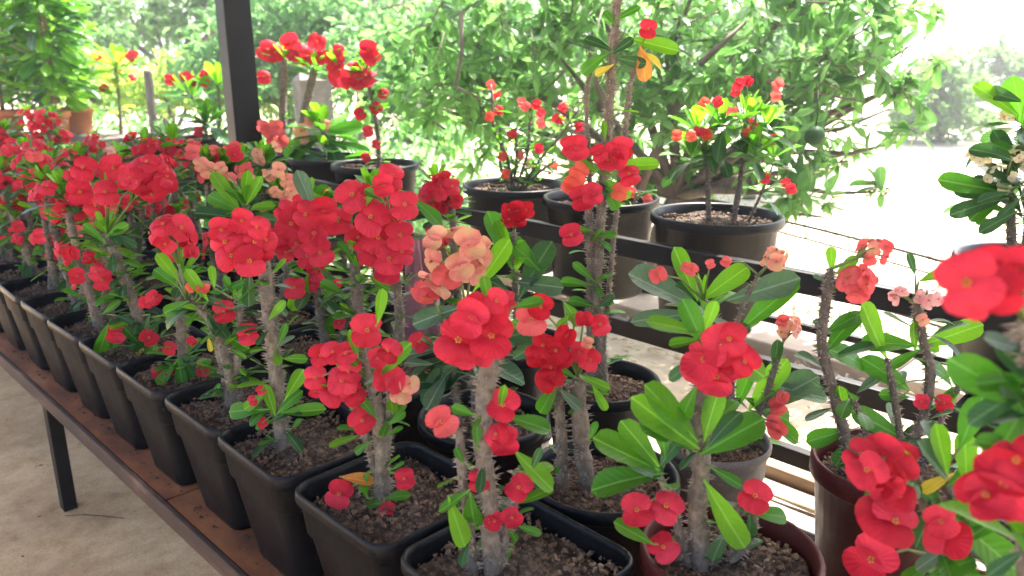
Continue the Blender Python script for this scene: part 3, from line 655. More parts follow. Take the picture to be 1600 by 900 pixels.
second = [(2.55, 'red and pink flowering plant', ['petal_red', 'petal_rose']), (2.9, 'bright red flowering plant', 'petal_red'), (3.25, 'red and pink flowering plant', ['petal_red', 'petal_rose', 'petal_red']), (3.6, 'red flowering plant', 'petal_red'),
          (3.95, 'red and salmon flowering plant', ['petal_red', 'petal_salmon', 'petal_rose']), (4.3, 'red flowering plant', 'petal_red'), (4.65, 'red flowering plant', 'petal_red'), (5.0, 'red flowering plant', 'petal_red')]
ordn = ['sixth', 'seventh', 'eighth', 'ninth', 'tenth', 'eleventh', 'twelfth', 'thirteenth']
for (y, t, c), n_ in zip(second, ordn):
    auto(f'{t}, {n_} in second row counted from the two bare thorny stems', 1.14+random.uniform(-.02, .02), y, random.uniform(.40, .52) if y < 3.2 else random.uniform(.34, .42), random.choice(('square', 'round')), None, c, heads=3, nf=6, extra=6, rz=jz(), nl=2.0, L=.11)

# ---- third row on the bench
p = Plant('very tall spiny plant rising above the rack with red flowers along its stem', 1.47, 1.13, 'round', split=True, stemr=.016)
q1 = p.stem([(945, 610), (937, 540), (930, 476), (934, 416), (941, 300), (946, 240), (952, 170), (958, 90), (966, -20)], .0150); p.stem([(925, 480), (922, 400), (918, 330), (925, 290)], .011)
p.stem([(950, 165), (985, 125), (1000, 90)], .008); p.stem([(950, 170), (915, 140), (928, 90)], .007)
for a in ((900, 232, 20), (892, 228, 16), (962, 245, 22), (950, 250, 18), (972, 232, 18), (908, 312, 20), (925, 305, 18), (983, 272, 18), (893, 368, 19), (935, 240, 14), (1013, 45, 15)): p.one(*a, near=.05)
for a in ((898, 282, 16), (905, 268, 15), (968, 300, 14), (890, 290, 13)): p.one(a[0], a[1], a[2], 'petal_orange', near=.03)
for a in ((945, 220, 945, 188, 'leaf_young'), (955, 260, 1030, 258, 'leaf_young'), (935, 270, 905, 250, 'leaf_young'), (935, 290, 910, 295), (945, 285, 965, 330, 'leaf_green'), (945, 280, 985, 310, 'leaf_young'), (930, 370, 965, 365), (935, 375, 960, 390), (925, 360, 880, 355, 'leaf_young'),
          (930, 440, 895, 410, 'leaf_green'), (930, 440, 955, 425, 'leaf_green'), (930, 440, 940, 465), (925, 445, 875, 440, 'leaf_green'), (930, 480, 890, 465, 'leaf_green'), (930, 480, 960, 470, 'leaf_green'), (930, 490, 945, 500), (925, 490, 905, 495), (935, 480, 960, 460, 'leaf_dark'),
          (958, 80, 915, 55, 'leaf_dark'), (955, 85, 990, 60, 'leaf_dark'), (960, 90, 1010, 100, 'leaf_dark'), (1000, 70, 1010, 128, 'leaf_orange'), (1000, 80, 1040, 105, 'leaf_yellow'), (960, 100, 930, 118, 'leaf_yellow'), (962, 40, 945, 15, 'leaf_green'), (985, 60, 1060, 80, 'leaf_young'), (955, 80, 905, 110, 'leaf_green'), (962, 30, 1000, 10, 'leaf_green')): p.leaf(*a, near=.02)
p.tufts(14, .05, .1, .9); p.done()

p = Plant('bushy plant with small pink flowers and broad pale leaves in a grey pot', 1.46, .80, 'grey', split=True)
p.stem([(1150, 660), (1140, 600), (1130, 520), (1100, 470)], .014); p.stem([(1165, 660), (1200, 610), (1215, 560)], .010); p.stem([(1120, 540), (1160, 470), (1185, 430)], .007)
p.cluster(1212, 402, 26, 5, 'petal_salmon', .02, 15)
for a in ((1028, 428, 14), (1080, 420, 11), (1072, 418, 9), (1110, 412, 8), (1135, 408, 9), (1215, 635, 14), (1222, 620, 10), (1215, 672, 15), (1208, 660, 12)): p.one(a[0], a[1], a[2], 'petal_rose', near=.03)
p.cluster(1232, 510, 24, 7, ['petal_salmon', 'petal_blush', 'petal_rose'], .0, 10)
for a in ((1150, 520, 1250, 440, 'leaf_green'), (1135, 470, 1250, 435, 'leaf_grey'), (1090, 470, 1050, 385, 'leaf_young'), (1095, 470, 1170, 412, 'leaf_young'), (1090, 480, 980, 430, 'leaf_grey'), (1085, 490, 985, 500, 'leaf_grey'), (1090, 470, 1060, 440, 'leaf_dark'), (1160, 620, 1250, 660, 'leaf_green'), (1180, 640, 1280, 590, 'leaf_grey'), (1170, 640, 1230, 560, 'leaf_young'),
          (1200, 600, 1290, 625, 'leaf_grey'), (1150, 640, 1180, 560, 'leaf_green'), (1210, 580, 1215, 530, 'leaf_dark'), (1190, 640, 1245, 690, 'leaf_green')): p.leaf(*a, near=.0)
p.whorl(1100, 475, 9, 70); p.tufts(8, .06); p.done()

p = Plant('plant with thin dark thorny stems and pink flowers in the tall brown pot', 1.52, .45, 'brown', split=True, bark='bark_dark')
p.stem([(1340, 700), (1300, 600), (1280, 540), (1290, 470), (1298, 420)], .0135); p.stem([(1400, 700), (1450, 640), (1455, 580), (1435, 500), (1432, 460)], .0125); p.stem([(1420, 700), (1400, 640), (1385, 560)], .009); p.stem([(1380, 700), (1345, 650), (1330, 620)], .008); p.stem([(1440, 690), (1475, 650), (1500, 600)], .008)
p.cluster(1335, 440, 34, 7, 'petal_rose', .02, 20); p.cluster(1368, 392, 30, 7, ['petal_salmon', 'petal_rose'], .0, 13); p.cluster(1408, 462, 18, 5, 'petal_blush', .02, 11); p.cluster(1452, 466, 22, 6, 'petal_blush', .02, 11)
for a in ((1475, 630, 14), (1440, 628, 12), (1442, 500, 10, 'petal_salmon')): p.one(*a)
for a in ((1300, 425, 1298, 385, 'leaf_young'), (1305, 430, 1340, 400, 'leaf_young'), (1290, 440, 1270, 430, 'leaf_grey'), (1300, 520, 1270, 500, 'leaf_grey'), (1290, 550, 1340, 480, 'leaf_green'), (1300, 560, 1370, 535, 'leaf_dark'), (1290, 520, 1340, 490), (1270, 540, 1370, 560, 'leaf_green'), (1385, 560, 1340, 470, 'leaf_young'), (1430, 540, 1350, 530, 'leaf_green'),
          (1430, 550, 1425, 500, 'leaf_young'), (1440, 540, 1540, 505, 'leaf_young'), (1430, 560, 1510, 590, 'leaf_green'), (1430, 540, 1470, 545, 'leaf_young'), (1440, 545, 1390, 575, 'leaf_green'), (1420, 610, 1360, 560, 'leaf_green'), (1420, 620, 1375, 615, 'leaf_green'), (1320, 660, 1310, 600, 'leaf_young'), (1330, 670, 1260, 690, 'leaf_green'), (1340, 680, 1300, 730, 'leaf_dark'),
          (1430, 430, 1420, 395, 'leaf_dark'), (1435, 440, 1480, 425, 'leaf_young'), (1435, 470, 1440, 450, 'leaf_grey'), (1500, 600, 1470, 640, 'leaf_young'), (1455, 640, 1500, 605, 'leaf_green'), (1420, 690, 1330, 640, 'leaf_green'), (1400, 690, 1460, 660, 'leaf_dark')): p.leaf(*a, near=.0)
p.tufts(12, .06, .1, 1, ('leaf_green', 'leaf_dark', 'leaf_grey')); p.done()

p = Plant('plant with one small cluster of dark crimson flowers over a big rounded leaf', 1.52, 1.47, 'round', split=True)
p.stem([(812, 545), (806, 470), (804, 400), (803, 360)], .012)
for a in ((795, 343, 13), (808, 330, 15), (822, 328, 14), (795, 328, 12), (812, 345, 12)): p.one(a[0], a[1], a[2], 'petal_deep', near=.03)
for a in ((845, 425, 790, 360, 'leaf_green'), (810, 470, 855, 375, 'leaf_dark'), (800, 400, 775, 345, 'leaf_young'), (800, 420, 760, 330, 'leaf_green'), (805, 440, 880, 450, 'leaf_grey'), (800, 460, 740, 420, 'leaf_dark')): p.leaf(*a, near=.03)
p.tufts(8, .07); p.done()

third = [(1.8, 'red flowering plant with drooping green leaves beside the mauve cloth', 'petal_red', .42), (2.15, 'leafy plant with few orange flowers, first past the mauve cloth', 'petal_orange', .40), (2.5, 'leafy plant with pink flowers, second past the mauve cloth', 'petal_rose', .38),
         (2.85, 'leafy plant with salmon pink flowers, third past the mauve cloth', 'petal_salmon', .42), (3.2, 'leafy plant with salmon pink flowers, fourth past the mauve cloth', 'petal_salmon', .38), (3.55, 'red flowering plant in front of the steel post, fifth beyond the mauve cloth', 'petal_red', .40),
         (3.9, 'pink flowering plant, back row, sixth beyond the mauve cloth', ['petal_rose', 'petal_salmon'], .34), (4.25, 'red flowering plant, back row, seventh beyond the mauve cloth', 'petal_red', .28), (4.6, 'pale pink flowering plant, back row, eighth beyond the mauve cloth', ['petal_rose', 'petal_blush'], .28), (4.95, 'red flowering plant, back row, ninth beyond the mauve cloth', 'petal_red', .33), (5.3, 'red flowering plant, back row, tenth beyond the mauve cloth', 'petal_red', .46), (5.65, 'red flowering plant, back row, eleventh beyond the mauve cloth', 'petal_red', .48)]
for y, t, c, h in third:
    lf = 'leafy' in t
    auto(t, 1.53+random.uniform(-.02, .02), y, h, 'round', None, c, heads=3, nf=3 if lf else 7, extra=3, nl=2.4 if lf else 1.4, L=.12 if lf else .09, fr=.024)

# ---- near plants at the right
p = Plant('stout plant with broad upright leaf whorls and red flowers in the low brown pot', 1.04, .525, 'brown', split=True, stemr=.02)
p.stem([(1092, 885), (1090, 800), (1096, 700), (1098, 600), (1100, 530)], .0205, thorn=.7); p.stem([(1110, 870), (1140, 820), (1165, 780)], .011); p.stem([(1080, 860), (1050, 800), (1030, 740)], .010); p.stem([(1130, 880), (1170, 850), (1180, 790)], .012)
for a in ((1100, 562, 34), (1128, 540, 34), (1120, 590, 33), (1150, 562, 30), (1140, 530, 28), (1090, 575, 26), (1165, 565, 22)): p.one(*a, near=.05+random.uniform(-.02, .02))
for a in ((995, 797, 26), (1041, 791, 27), (1037, 855, 24), (1180, 775, 26), (1188, 780, 18)): p.one(*a, near=.03)
for a in ((1095, 520, 1010, 500, 'leaf_young'), (1100, 520, 1120, 470, 'leaf_young'), (1110, 530, 1200, 590, 'leaf_young'), (1095, 530, 1045, 540, 'leaf_young'), (1090, 700, 985, 620, 'leaf_young'), (1095, 710, 1195, 650, 'leaf_green'), (1085, 705, 1005, 655, 'leaf_green'), (1090, 690, 1010, 600, 'leaf_young'), (1035, 740, 920, 755, 'leaf_green'), (1030, 735, 925, 685, 'leaf_young'),
          (1030, 730, 975, 660, 'leaf_young'), (1100, 750, 1155, 850, 'leaf_young'), (1165, 800, 1238, 805, 'leaf_green'), (1170, 800, 1180, 860, 'leaf_dark'), (1020, 850, 960, 815, 'leaf_young'), (1110, 730, 1160, 760, 'leaf_green'), (1100, 690, 1120, 610, 'leaf_young'), (1105, 700, 1150, 640, 'leaf_dark'), (1030, 740, 1000, 690, 'leaf_green'), (1040, 720, 1030, 640, 'leaf_green'),
          (1035, 750, 975, 720, 'leaf_grey'), (1100, 540, 1070, 470, 'leaf_green'), (1110, 540, 1170, 500, 'leaf_dark'), (1095, 560, 1040, 590, 'leaf_dark'), (1090, 600, 1060, 660, 'leaf_green'), (1030, 730, 1065, 680, 'leaf_dark')): p.leaf(*a, near=.03)
p.tufts(6, .06, .2, .9); p.done()

p = Plant('plant with a trailing chain of large red flowers in front of the tall brown pot', 1.13, .16, 'brown', split=True)
p.stem([(1600, 980), (1560, 900), (1500, 800), (1470, 730)], .013); p.stem([(1590, 990), (1480, 920), (1450, 800), (1420, 720)], .010)
for a in ((1375, 715, 34), (1355, 735, 30), (1400, 735, 30), (1380, 755, 30), (1345, 710, 26), (1410, 715, 24), (1378, 800, 38), (1398, 815, 38), (1360, 875, 38), (1480, 840, 34), (1470, 815, 26), (1405, 775, 26)): p.one(*a, near=.04+random.uniform(-.03, .03))
for a in ((1480, 750, 1430, 690, 'leaf_grey'), (1490, 740, 1440, 770, 'leaf_yellow'), (1480, 760, 1560, 700, 'leaf_green'), (1490, 780, 1540, 830, 'leaf_dark'), (1480, 800, 1600, 900, 'leaf_green'), (1420, 760, 1500, 790, 'leaf_green'), (1470, 780, 1420, 860, 'leaf_dark'), (1420, 730, 1320, 700, 'leaf_grey'), (1430, 740, 1350, 780, 'leaf_dark'), (1490, 850, 1430, 890, 'leaf_grey'), (1500, 700, 1530, 620, 'leaf_green'), (1510, 760, 1510, 680, 'leaf_young'), (1480, 740, 1460, 660, 'leaf_young'), (1500, 850, 1560, 810, 'leaf_green'), (1450, 900, 1530, 870, 'leaf_green')): p.leaf(*a, near=.02)
p.tufts(12, .07, .2, 1); p.done()

p = Plant('plant with the largest brilliant red flower heads leaning out over the bench', .985, .02, 'square', split=True, stemr=.02)
p.stem([(1640, 1000), (1608, 880), (1600, 760), (1620, 640), (1620, 560), (1600, 500)], .015, near=.04)
for a in ((1512, 442, 50), (1592, 422, 34), (1548, 418, 36), (1562, 455, 38), (1525, 466, 34)): p.one(*a, near=.10+random.uniform(-.02, .02), up=.1)
for a in ((1568, 760, 52), (1590, 720, 44), (1540, 775, 40), (1598, 775, 40)): p.one(*a, near=.08, turn=-.3)
for a in ((1640, 560, 1535, 530, 'leaf_grey'), (1620, 590, 1520, 600, 'leaf_green'), (1620, 640, 1500, 570, 'leaf_green'), (1620, 640, 1540, 660, 'leaf_dark'), (1610, 620, 1540, 740, 'leaf_green'), (1620, 600, 1510, 650, 'leaf_dark'), (1610, 660, 1560, 580, 'leaf_green'), (1600, 860, 1540, 900, 'leaf_dark'), (1610, 700, 1520, 690, 'leaf_green'), (1630, 620, 1580, 540, 'leaf_dark'), (1600, 860, 1590, 800, 'leaf_green')): p.leaf(*a, near=.03)
p.tufts(8, .08, .3, .95); p.done()

# ==================================================================== RACK PLANTS
def rack_y(px, z=1.05): 
    d = ray(px, 330); t = (2.40-CC.x)/d.x; return CC.y+d.y*t
RZ = .677
p = Plant('twiggy plant with many small orange red flowers in a large black pot on the rack', 2.40, rack_y(805), 'big', RZ, bark='bark_dark')
for pts in ([(800, 300), (795, 250), (770, 200), (768, 140)], [(805, 300), (825, 240), (828, 190)], [(810, 300), (850, 240), (875, 215), (905, 170)], [(802, 300), (808, 240), (805, 190)], [(812, 300), (840, 270), (870, 250)], [(798, 300), (780, 260), (785, 220)]): p.stem(pts, .0075, thorn=.5)
for x, y in ((767, 132), (775, 148), (780, 172), (765, 182), (815, 160), (822, 168), (838, 163), (845, 178), (845, 193), (880, 167), (870, 185), (875, 188), (842, 232), (828, 255), (812, 242), (785, 245), (800, 210), (865, 260), (790, 272), (835, 305), (905, 200)): p.one(x, y, 8, random.choice(('petal_red', 'petal_orange', 'petal_rose')), near=random.uniform(-.08, .1))
p.tufts(90, .06, .3, 1, ('leaf_green', 'leaf_young', 'leaf_dark')); p.done()
p = Plant('low leafy plant in the large black pot behind the very tall spiny plant', 2.40, rack_y(938), 'big', RZ, fill=.06)
p.stem([(940, 320), (945, 290)], .009); p.stem([(985, 320), (1000, 300)], .007)
for x, y in ((1012, 312), (985, 300), (960, 322)): p.one(x, y, 9, 'petal_rose')
p.tufts(16, .06, .4, 1); p.done()
p = Plant('round headed leafy plant on two thin stems in a large black pot, small red flowers', 2.40, rack_y(1120), 'big', RZ, bark='bark_dark')
p.stem([(1108, 335), (1106, 280), (1100, 240)], .011, thorn=.5); p.stem([(1148, 335), (1158, 270), (1165, 220)], .012, thorn=.5); p.stem([(1170, 335), (1190, 300)], .006)
for x, y in ((1155, 130), (1150, 142), (1168, 128), (1215, 132), (1212, 150), (1100, 162), (1122, 160), (1092, 205), (1080, 212), (1058, 212), (1178, 192), (1208, 218), (1145, 175), (1168, 210), (1195, 278), (1228, 288), (1235, 296), (1105, 210)): p.one(x, y, 9, random.choice(('petal_red', 'petal_orange', 'petal_rose')), near=random.uniform(-.06, .12))
for c in ((1090, 200, 14, 62), (1130, 190, 16, 62), (1165, 180, 18, 66), (1195, 195, 14, 62), (1080, 240, 12, 60), (1180, 235, 14, 60), (1130, 235, 12, 60), (1190, 290, 12, 46), (1210, 240, 8, 50)): p.whorl(c[0], c[1], c[2], c[3], near=random.uniform(-.1, .1), lo=-25)
p.done()
p = Plant('dark leaved plant with cream white flower clusters in a large black pot', 2.42, .40, 'big', RZ, bark='bark_dark', split=True)
p.stem([(1590, 380), (1580, 320), (1570, 280)], .014); p.stem([(1610, 380), (1610, 300), (1600, 180)], .014)
for x, y, r in ((1532, 245, 20), (1560, 275, 24), (1590, 240, 18), (1575, 180, 14), (1610, 250, 20), (1530, 240, 10), (1568, 290, 14)): p.cluster(x, y, r, 6, 'petal_cream', .03, 8)
for a in ((1570, 300, 1465, 280, 'leaf_green'), (1575, 310, 1490, 325, 'leaf_dark'), (1580, 300, 1500, 290, 'leaf_dark'), (1590, 180, 1525, 130, 'leaf_young'), (1600, 160, 1545, 140, 'leaf_dark'), (1580, 250, 1525, 225, 'leaf_dark'), (1590, 330, 1530, 360, 'leaf_dark'), (1590, 270, 1560, 205, 'leaf_dark'), (1600, 250, 1560, 220, 'leaf_green'), (1580, 300, 1530, 310, 'leaf_dark'), (1600, 200, 1580, 120, 'leaf_green'), (1595, 310, 1560, 340, 'leaf_dark'), (1600, 290, 1540, 270, 'leaf_dark')): p.leaf(*a, near=random.uniform(0, .1))
p.whorl(1600, 180, 18, 95, kinds=('leaf_dark', 'leaf_green', 'leaf_dark'), lo=-20); p.whorl(1600, 260, 18, 95, kinds=('leaf_dark',), lo=-20); p.whorl(1570, 290, 16, 85, kinds=('leaf_dark', 'leaf_green'), lo=-25); p.whorl(1600, 330, 14, 85, kinds=('leaf_dark', 'leaf_green'), lo=-15); p.done()

p = Plant('slender plant strung with red flowers down its stem in a black pot on the rack', 2.40, rack_y(590), 'big', RZ, bark='bark_dark')
p.stem([(592, 262), (590, 200), (580, 150), (572, 110)], .013)
for a in ((575, 78, 15), (580, 90, 14), (548, 118, 16), (560, 125, 16), (572, 118, 16), (540, 125, 13), (598, 145, 9), (563, 178, 10), (588, 168, 10), (575, 205, 9), (588, 226, 8), (572, 245, 8), (555, 108, 14)): p.one(*a, near=.03)
p.tufts(24, .08, .2, 1); p.whorl(572, 115, 10, 45); p.done()
p = Plant('grey barked plant with long drooping light green leaves in a pot on the rack', 2.40, rack_y(520), 'big', RZ, bark='bark')
p.stem([(528, 285), (518, 240), (505, 205), (500, 185)], .02)
for a in ((505, 200, 490, 160, 'leaf_young'), (505, 205, 570, 200, 'leaf_green'), (510, 220, 580, 240, 'leaf_green'), (505, 215, 450, 230, 'leaf_young'), (515, 240, 570, 260, 'leaf_green'), (505, 210, 440, 250, 'leaf_green'), (515, 235, 460, 265, 'leaf_grey')): p.leaf(*a)
for x, y, r in ((482, 190, 9), (508, 195, 9), (470, 205, 12), (475, 218, 8)): p.one(x, y, r, 'petal_salmon')
p.whorl(505, 205, 14, 70, lo=-20); p.whorl(518, 245, 12, 70, lo=-30); p.tufts(20, .09, .1, 1); p.done()
p = Plant('plant with two thick bare stems under red flower heads beside the steel post', 2.40, rack_y(462), 'big', RZ, bark='bark')
p.stem([(440, 265), (441, 180), (445, 90)], .026); p.stem([(462, 265), (475, 180), (492, 105)], .03)
for a in ((418, 78, 17), (430, 82, 14), (455, 68, 16), (468, 82, 16), (460, 78, 16), (495, 65, 14), (505, 90, 12), (525, 100, 16), (530, 120, 16), (528, 78, 10), (412, 120, 11), (480, 88, 14)): p.one(*a, near=.03)
for a in ((420, 205, 12), (432, 200, 12), (410, 198, 10), (438, 222, 12), (425, 215, 11)): p.one(a[0], a[1], a[2], 'petal_rose', near=.1)
p.whorl(445, 90, 10, 42, kinds=('leaf_young',)); p.whorl(492, 105, 12, 46, kinds=('leaf_young', 'leaf_green')); p.whorl(530, 100, 10, 42, kinds=('leaf_young',)); p.tufts(16, .09, .0, .6); p.done()
p = Plant('leafy plant with small red flowers on the rack just past the steel post', 2.40, rack_y(320), 'big', RZ)
p.stem([(325, 250), (320, 190), (300, 150)], .016); p.stem([(335, 250), (345, 180), (340, 130)], .014)
for a in ((266, 124, 9), (290, 120, 9), (300, 128, 7), (320, 128, 8), (318, 116, 7), (415, 122, 9), (310, 205, 8), (320, 228, 10), (300, 125, 7)): p.one(*a, near=.02)
p.whorl(300, 148, 14, 55, kinds=('leaf_young', 'leaf_green')); p.whorl(340, 130, 12, 55, kinds=('leaf_young', 'leaf_green')); p.whorl(325, 190, 14, 60); p.tufts(34, .10, .1, 1); p.done()

# ---- big charcoal tub beyond the bench
TUB = atd(190, 212, 7.3)
p = Plant('wide charcoal tub with a small yellow leaved plant beyond the bench', TUB.x, TUB.y, 'tub', .46, bark='bark', name='planter_tub', cat='planter', fill=.06)
p.stem([(188, 205), (186, 150), (180, 105)], .018)
for a in ((150, 86, 8), (205, 88, 8), (162, 137, 7), (210, 85, 6), (207, 120, 6)): p.one(*a, near=.03)
p.whorl(182, 100, 18, 48, kinds=('leaf_young', 'leaf_yellow', 'leaf_young')); p.tufts(16, .12, .3, 1, ('leaf_young', 'leaf_yellow')); p.done()
st = empty('tub_stand', (TUB.x, TUB.y, 0)); tag(st, 'low dark timber stand under the wide charcoal tub', 'stand'); SO_ = (TUB.x, TUB.y, 0)
for k in range(4): bevel_box('slat', (TUB.x-.4+.2*k, TUB.y-.4, .41), (TUB.x-.215+.2*k, TUB.y+.4, .457), 'post_wood', .006, st, SO_)
for x in (-.38, .32):
    for y in (-.38, .32): bevel_box('leg', (TUB.x+x, TUB.y+y, 0), (TUB.x+x+.06, TUB.y+y+.06, .408), 'post_wood', .004, st, SO_)

# ==================================================================== CLOTH, HOSE, TIMBER SCRAP
b = Vector((1.34, 1.72, .503)); m = MB(); NA, NZ = 28, 16; v = []
top = onplane(650, 372, b); bot = Vector((top.x, top.y, .505))
for k in range(NZ+1):
    t = k/NZ; zz = top.z+(bot.z-top.z)*t; R = .026+.03*t**.7
    for j in range(NA):
        a = 2*math.pi*j/NA; rr = R*(1+.28*math.sin(5*a+3*t)+.15*math.sin(11*a-4*t))
        v.append((top.x+.02*math.sin(3*t)+rr*math.cos(a), top.y+rr*math.sin(a), zz))
f = [(k*NA+j, k*NA+(j+1) % NA, (k+1)*NA+(j+1) % NA, (k+1)*NA+j) for k in range(NZ) for j in range(NA)]+[tuple(range(NA-1, -1, -1))]
o = obj('cloth', mesh('cloth', v, f, ['cloth_mauve'])); tag(o, 'crumpled mauve cloth draped over a stake between the flowering pots', 'cloth')
m = MB(); m.tube([Vector((top.x, top.y, .503)), Vector((top.x+.004, top.y, top.z+.012))], .009, 8); obj('stake', m.mesh('stake', ['timber']), o)
m = MB(); pts = [Vector((1.62+.03*math.sin(i*.55), -.6+i*.16, .512)) for i in range(14)]; m.tube(pts, .011, 10)
o = obj('hose', m.mesh('hose', ['hose'])); tag(o, 'black irrigation hose lying along the back of the bench', 'hose')
for k, (x, y, a, L) in enumerate(((1.70, .66, .3, .20),)):
    m = MB(); d = Vector((math.cos(a+1.3), math.sin(a+1.3), 0)); c = Vector((x, y, .511)); m.tube([c-d*L/2, c+rv(.006)*Vector((1, 1, 0)).length, c+d*L/2], [.006, .008, .004], 6)
    o = obj('dry_twig', m.mesh('dry_twig', ['straw'])); tag(o, 'pale dry twig lying on the sunlit back boards of the bench', 'twig')

# ==================================================================== FENCE of barbed wire
F0, F1 = atd(1560, 432, 3.0), atd(640, 212, 7.6)
fence = empty('wire_fence', (F0.x, F0.y, 0)); FO = Vector((F0.x, F0.y, 0)); tag(fence, 'sagging barbed wire fence strung behind the black rack', 'fence')
def wirepts(dz, ext=1.35):
    A = Vector((F0.x, F0.y, F0.z+dz)); B = Vector((F1.x, F1.y, F1.z+dz*1.2)); out = []
    for i in range(60):
        t = -.35+i/59*(1.35+ext); out.append(A.lerp(B, t)+Vector((0, 0, .02*math.sin(t*9+dz*7))))
    return out
for dz in (0, -.055, -.24):
    m = MB(); P = wirepts(dz); m.tube([p-FO for p in P], .006 if dz != -.055 else .004, 5)
    if dz != -.055:
        for i in range(0, 59):
            for t in (.2, .7):
                c = P[i].lerp(P[i+1], t)-FO; d = rv(.022); m.tube([c-d, c+d], .0022, 4); d = rv(.018); m.tube([c-d, c+d], .0022, 4)
    obj('wire', m.mesh('wire', ['wire']), fence)
def fpost(px, ytop, d, rx, mat, lab, nm):
    c = atd(px, ytop, d); m = MB(); N = 9; pts = [Vector((c.x+random.uniform(-.006, .006), c.y, c.z*i/N)) for i in range(N+1)]
    m.tube(pts+[Vector((c.x, c.y, c.z+.015))], [rx]*(N+1)+[rx*.8], 7 if mat == 'post_wood' else 4, 0, True, .05)
    o = obj(nm, m.mesh(nm, [mat], False)); tag(o, lab, 'post')
fpost(230, 112, 8.6, .045, 'post_wood', 'weathered dark wooden fence post beyond the charcoal tub', 'fence_post')
fpost(487, 125, 6.9, .19, 'post_stone', 'thick grey concrete fence post behind the two thick bare stems', 'concrete_post')

# ==================================================================== TREES AND SHRUBS
TEMPL = np.array([(0, 0, 0), (-.20, .38, .05), (0, .42, 0), (.20, .38, .05), (-.14, .76, .02), (0, .78, -.04), (.14, .76, .02), (0, 1., -.12)])
TF = [(0, 2, 1), (0, 3, 2), (1, 2, 5, 4), (2, 3, 6, 5), (4, 5, 7), (5, 6, 7)]
def leaf_cloud(name, P, D, N, L, mat, parent, origin, kind='stuff'):
    """P positions, D directions, N normals (n,3), L lengths"""
    D = D/np.linalg.norm(D, axis=1)[:, None]; X = np.cross(D, N); X /= np.maximum(np.linalg.norm(X, axis=1), 1e-6)[:, None]; Z = np.cross(X, D)
    V = P[:, None, :]+L[:, None, None]*(TEMPL[None, :, 0, None]*X[:, None, :]+TEMPL[None, :, 1, None]*D[:, None, :]+TEMPL[None, :, 2, None]*Z[:, None, :])
    n = len(P); V = V.reshape(-1, 3)-np.array(origin)
    me = bpy.data.meshes.new(name); nv = n*8
    loops = []; tot = []
    base = np.arange(n)[:, None]*8
    per = np.concatenate([np.array(f) for f in TF]); loops = (base+per[None, :]).ravel(); tot = np.tile([len(f) for f in TF], n)
    me.vertices.add(nv); me.vertices.foreach_set('co', V.ravel()); me.loops.add(len(loops)); me.loops.foreach_set('vertex_index', loops)
    me.polygons.add(len(tot)); me.polygons.foreach_set('loop_start', np.concatenate([[0], np.cumsum(tot)[:-1]])); me.polygons.foreach_set('loop_total', tot)
    me.update(calc_edges=True); me.validate(); me.materials.append(MATS[mat]); me.polygons.foreach_set('use_smooth', [True]*len(me.polygons))
    return obj(name, me, parent, kind=kind)
def foliage(name, label, cat, base, blobs, twigs, per, L, mat, trunk_r, group=None, extra_leaf=0, hang=.2, trunk=True):
    """tree or shrub: base on the ground, blobs = list of (centre, radii); leaves sit on twigs spread through the blobs"""
    root = empty(name, base); tag(root, label, cat, group); O = Vector(base); br = MB()
    vol = np.array([r[0]*r[1]*r[2] for _, r in blobs])**.75; vol /= vol.sum()
    Ps, Ds, Ns, Ls = [], [], [], []; singles = []
    if trunk:
        hub = sum((Vector(c) for c, _ in blobs), Vector())/len(blobs); t0 = O; t1 = O.lerp(hub, .45); t1.z = O.z+(hub.z-O.z)*.5
        m = MB(); m.tube([t0-O, t0.lerp(t1, .5)+rv(.04)-O, t1-O], [trunk_r*1.2, trunk_r, trunk_r*.8], 9, 0, True, .06); obj('trunk', m.mesh('trunk', ['wood_branch']), root)
        ends = []
        for c, r in blobs:
            c = Vector(c); mid = t1.lerp(c, .5)+rv(.12)
            br.tube([t1-O, mid-O, t1.lerp(c, .8)-O, c-O], [trunk_r*.5, trunk_r*.32, trunk_r*.18, trunk_r*.06], 6, 0, True, .05)
    for bi, (c, r) in enumerate(blobs):
        c = np.array(c, float); r = np.array(r, float)
        for _ in range(max(1, int(twigs*vol[bi]))):
            d = rng.normal(size=3); d /= np.linalg.norm(d); rad = rng.random()**.45
            tip = c+d*r*rad; inn = c+d*r*max(0, rad-.35)*.8
            if tip[2] < O.z+.08: continue
            ax = tip-inn; ln = min(.55, np.linalg.norm(ax)+.1)*.8; ax = ax/max(1e-6, np.linalg.norm(ax)); ax = ax+rng.normal(size=3)*.35; ax[2] -= hang; ax /= np.linalg.norm(ax)
            st0 = tip-ax*ln
            if trunk or L > .05: br.tube([Vector(st0)-O, Vector(st0+ax*ln*.5+rng.normal(size=3)*.02)-O, Vector(tip)-O], [.006, .004, .002], 4)
            k = int(per*rng.uniform(.7, 1.3)); tt = rng.random(k)**.7
            pp_ = st0+ax*(tt[:, None]*ln); dd = ax*.55+rng.normal(size=(k, 3))*.6; dd[:, 2] -= .18
            nn = rng.normal(size=(k, 3))*.45+np.array([0, 0, 1.]); LL = L*rng.uniform(.6, 1.25, k)
            Ps.append(pp_); Ds.append(dd); Ns.append(nn); Ls.append(LL)
    P = np.concatenate(Ps); D = np.concatenate(Ds); N = np.concatenate(Ns); Lv = np.concatenate(Ls)
    if br.f: obj('branches', br.mesh('branches', ['wood_branch']), root, kind='stuff')
    if extra_leaf:
        dist = (P-np.array(CC)) @ np.array(CF); idx = np.argsort(dist/Lv)[:extra_leaf]; keep = np.ones(len(P), bool); keep[idx] = False
        for i in idx: obj('leaf', random.choice(LEAF['leaf_tree']), root, mat=basis(Vector(D[i]), Vector(N[i]), Vector(P[i])-O, Lv[i]))
        P, D, N, Lv = P[keep], D[keep], N[keep], Lv[keep]
    leaf_cloud('crown', P, D, N, Lv, mat, root, O)
    return root
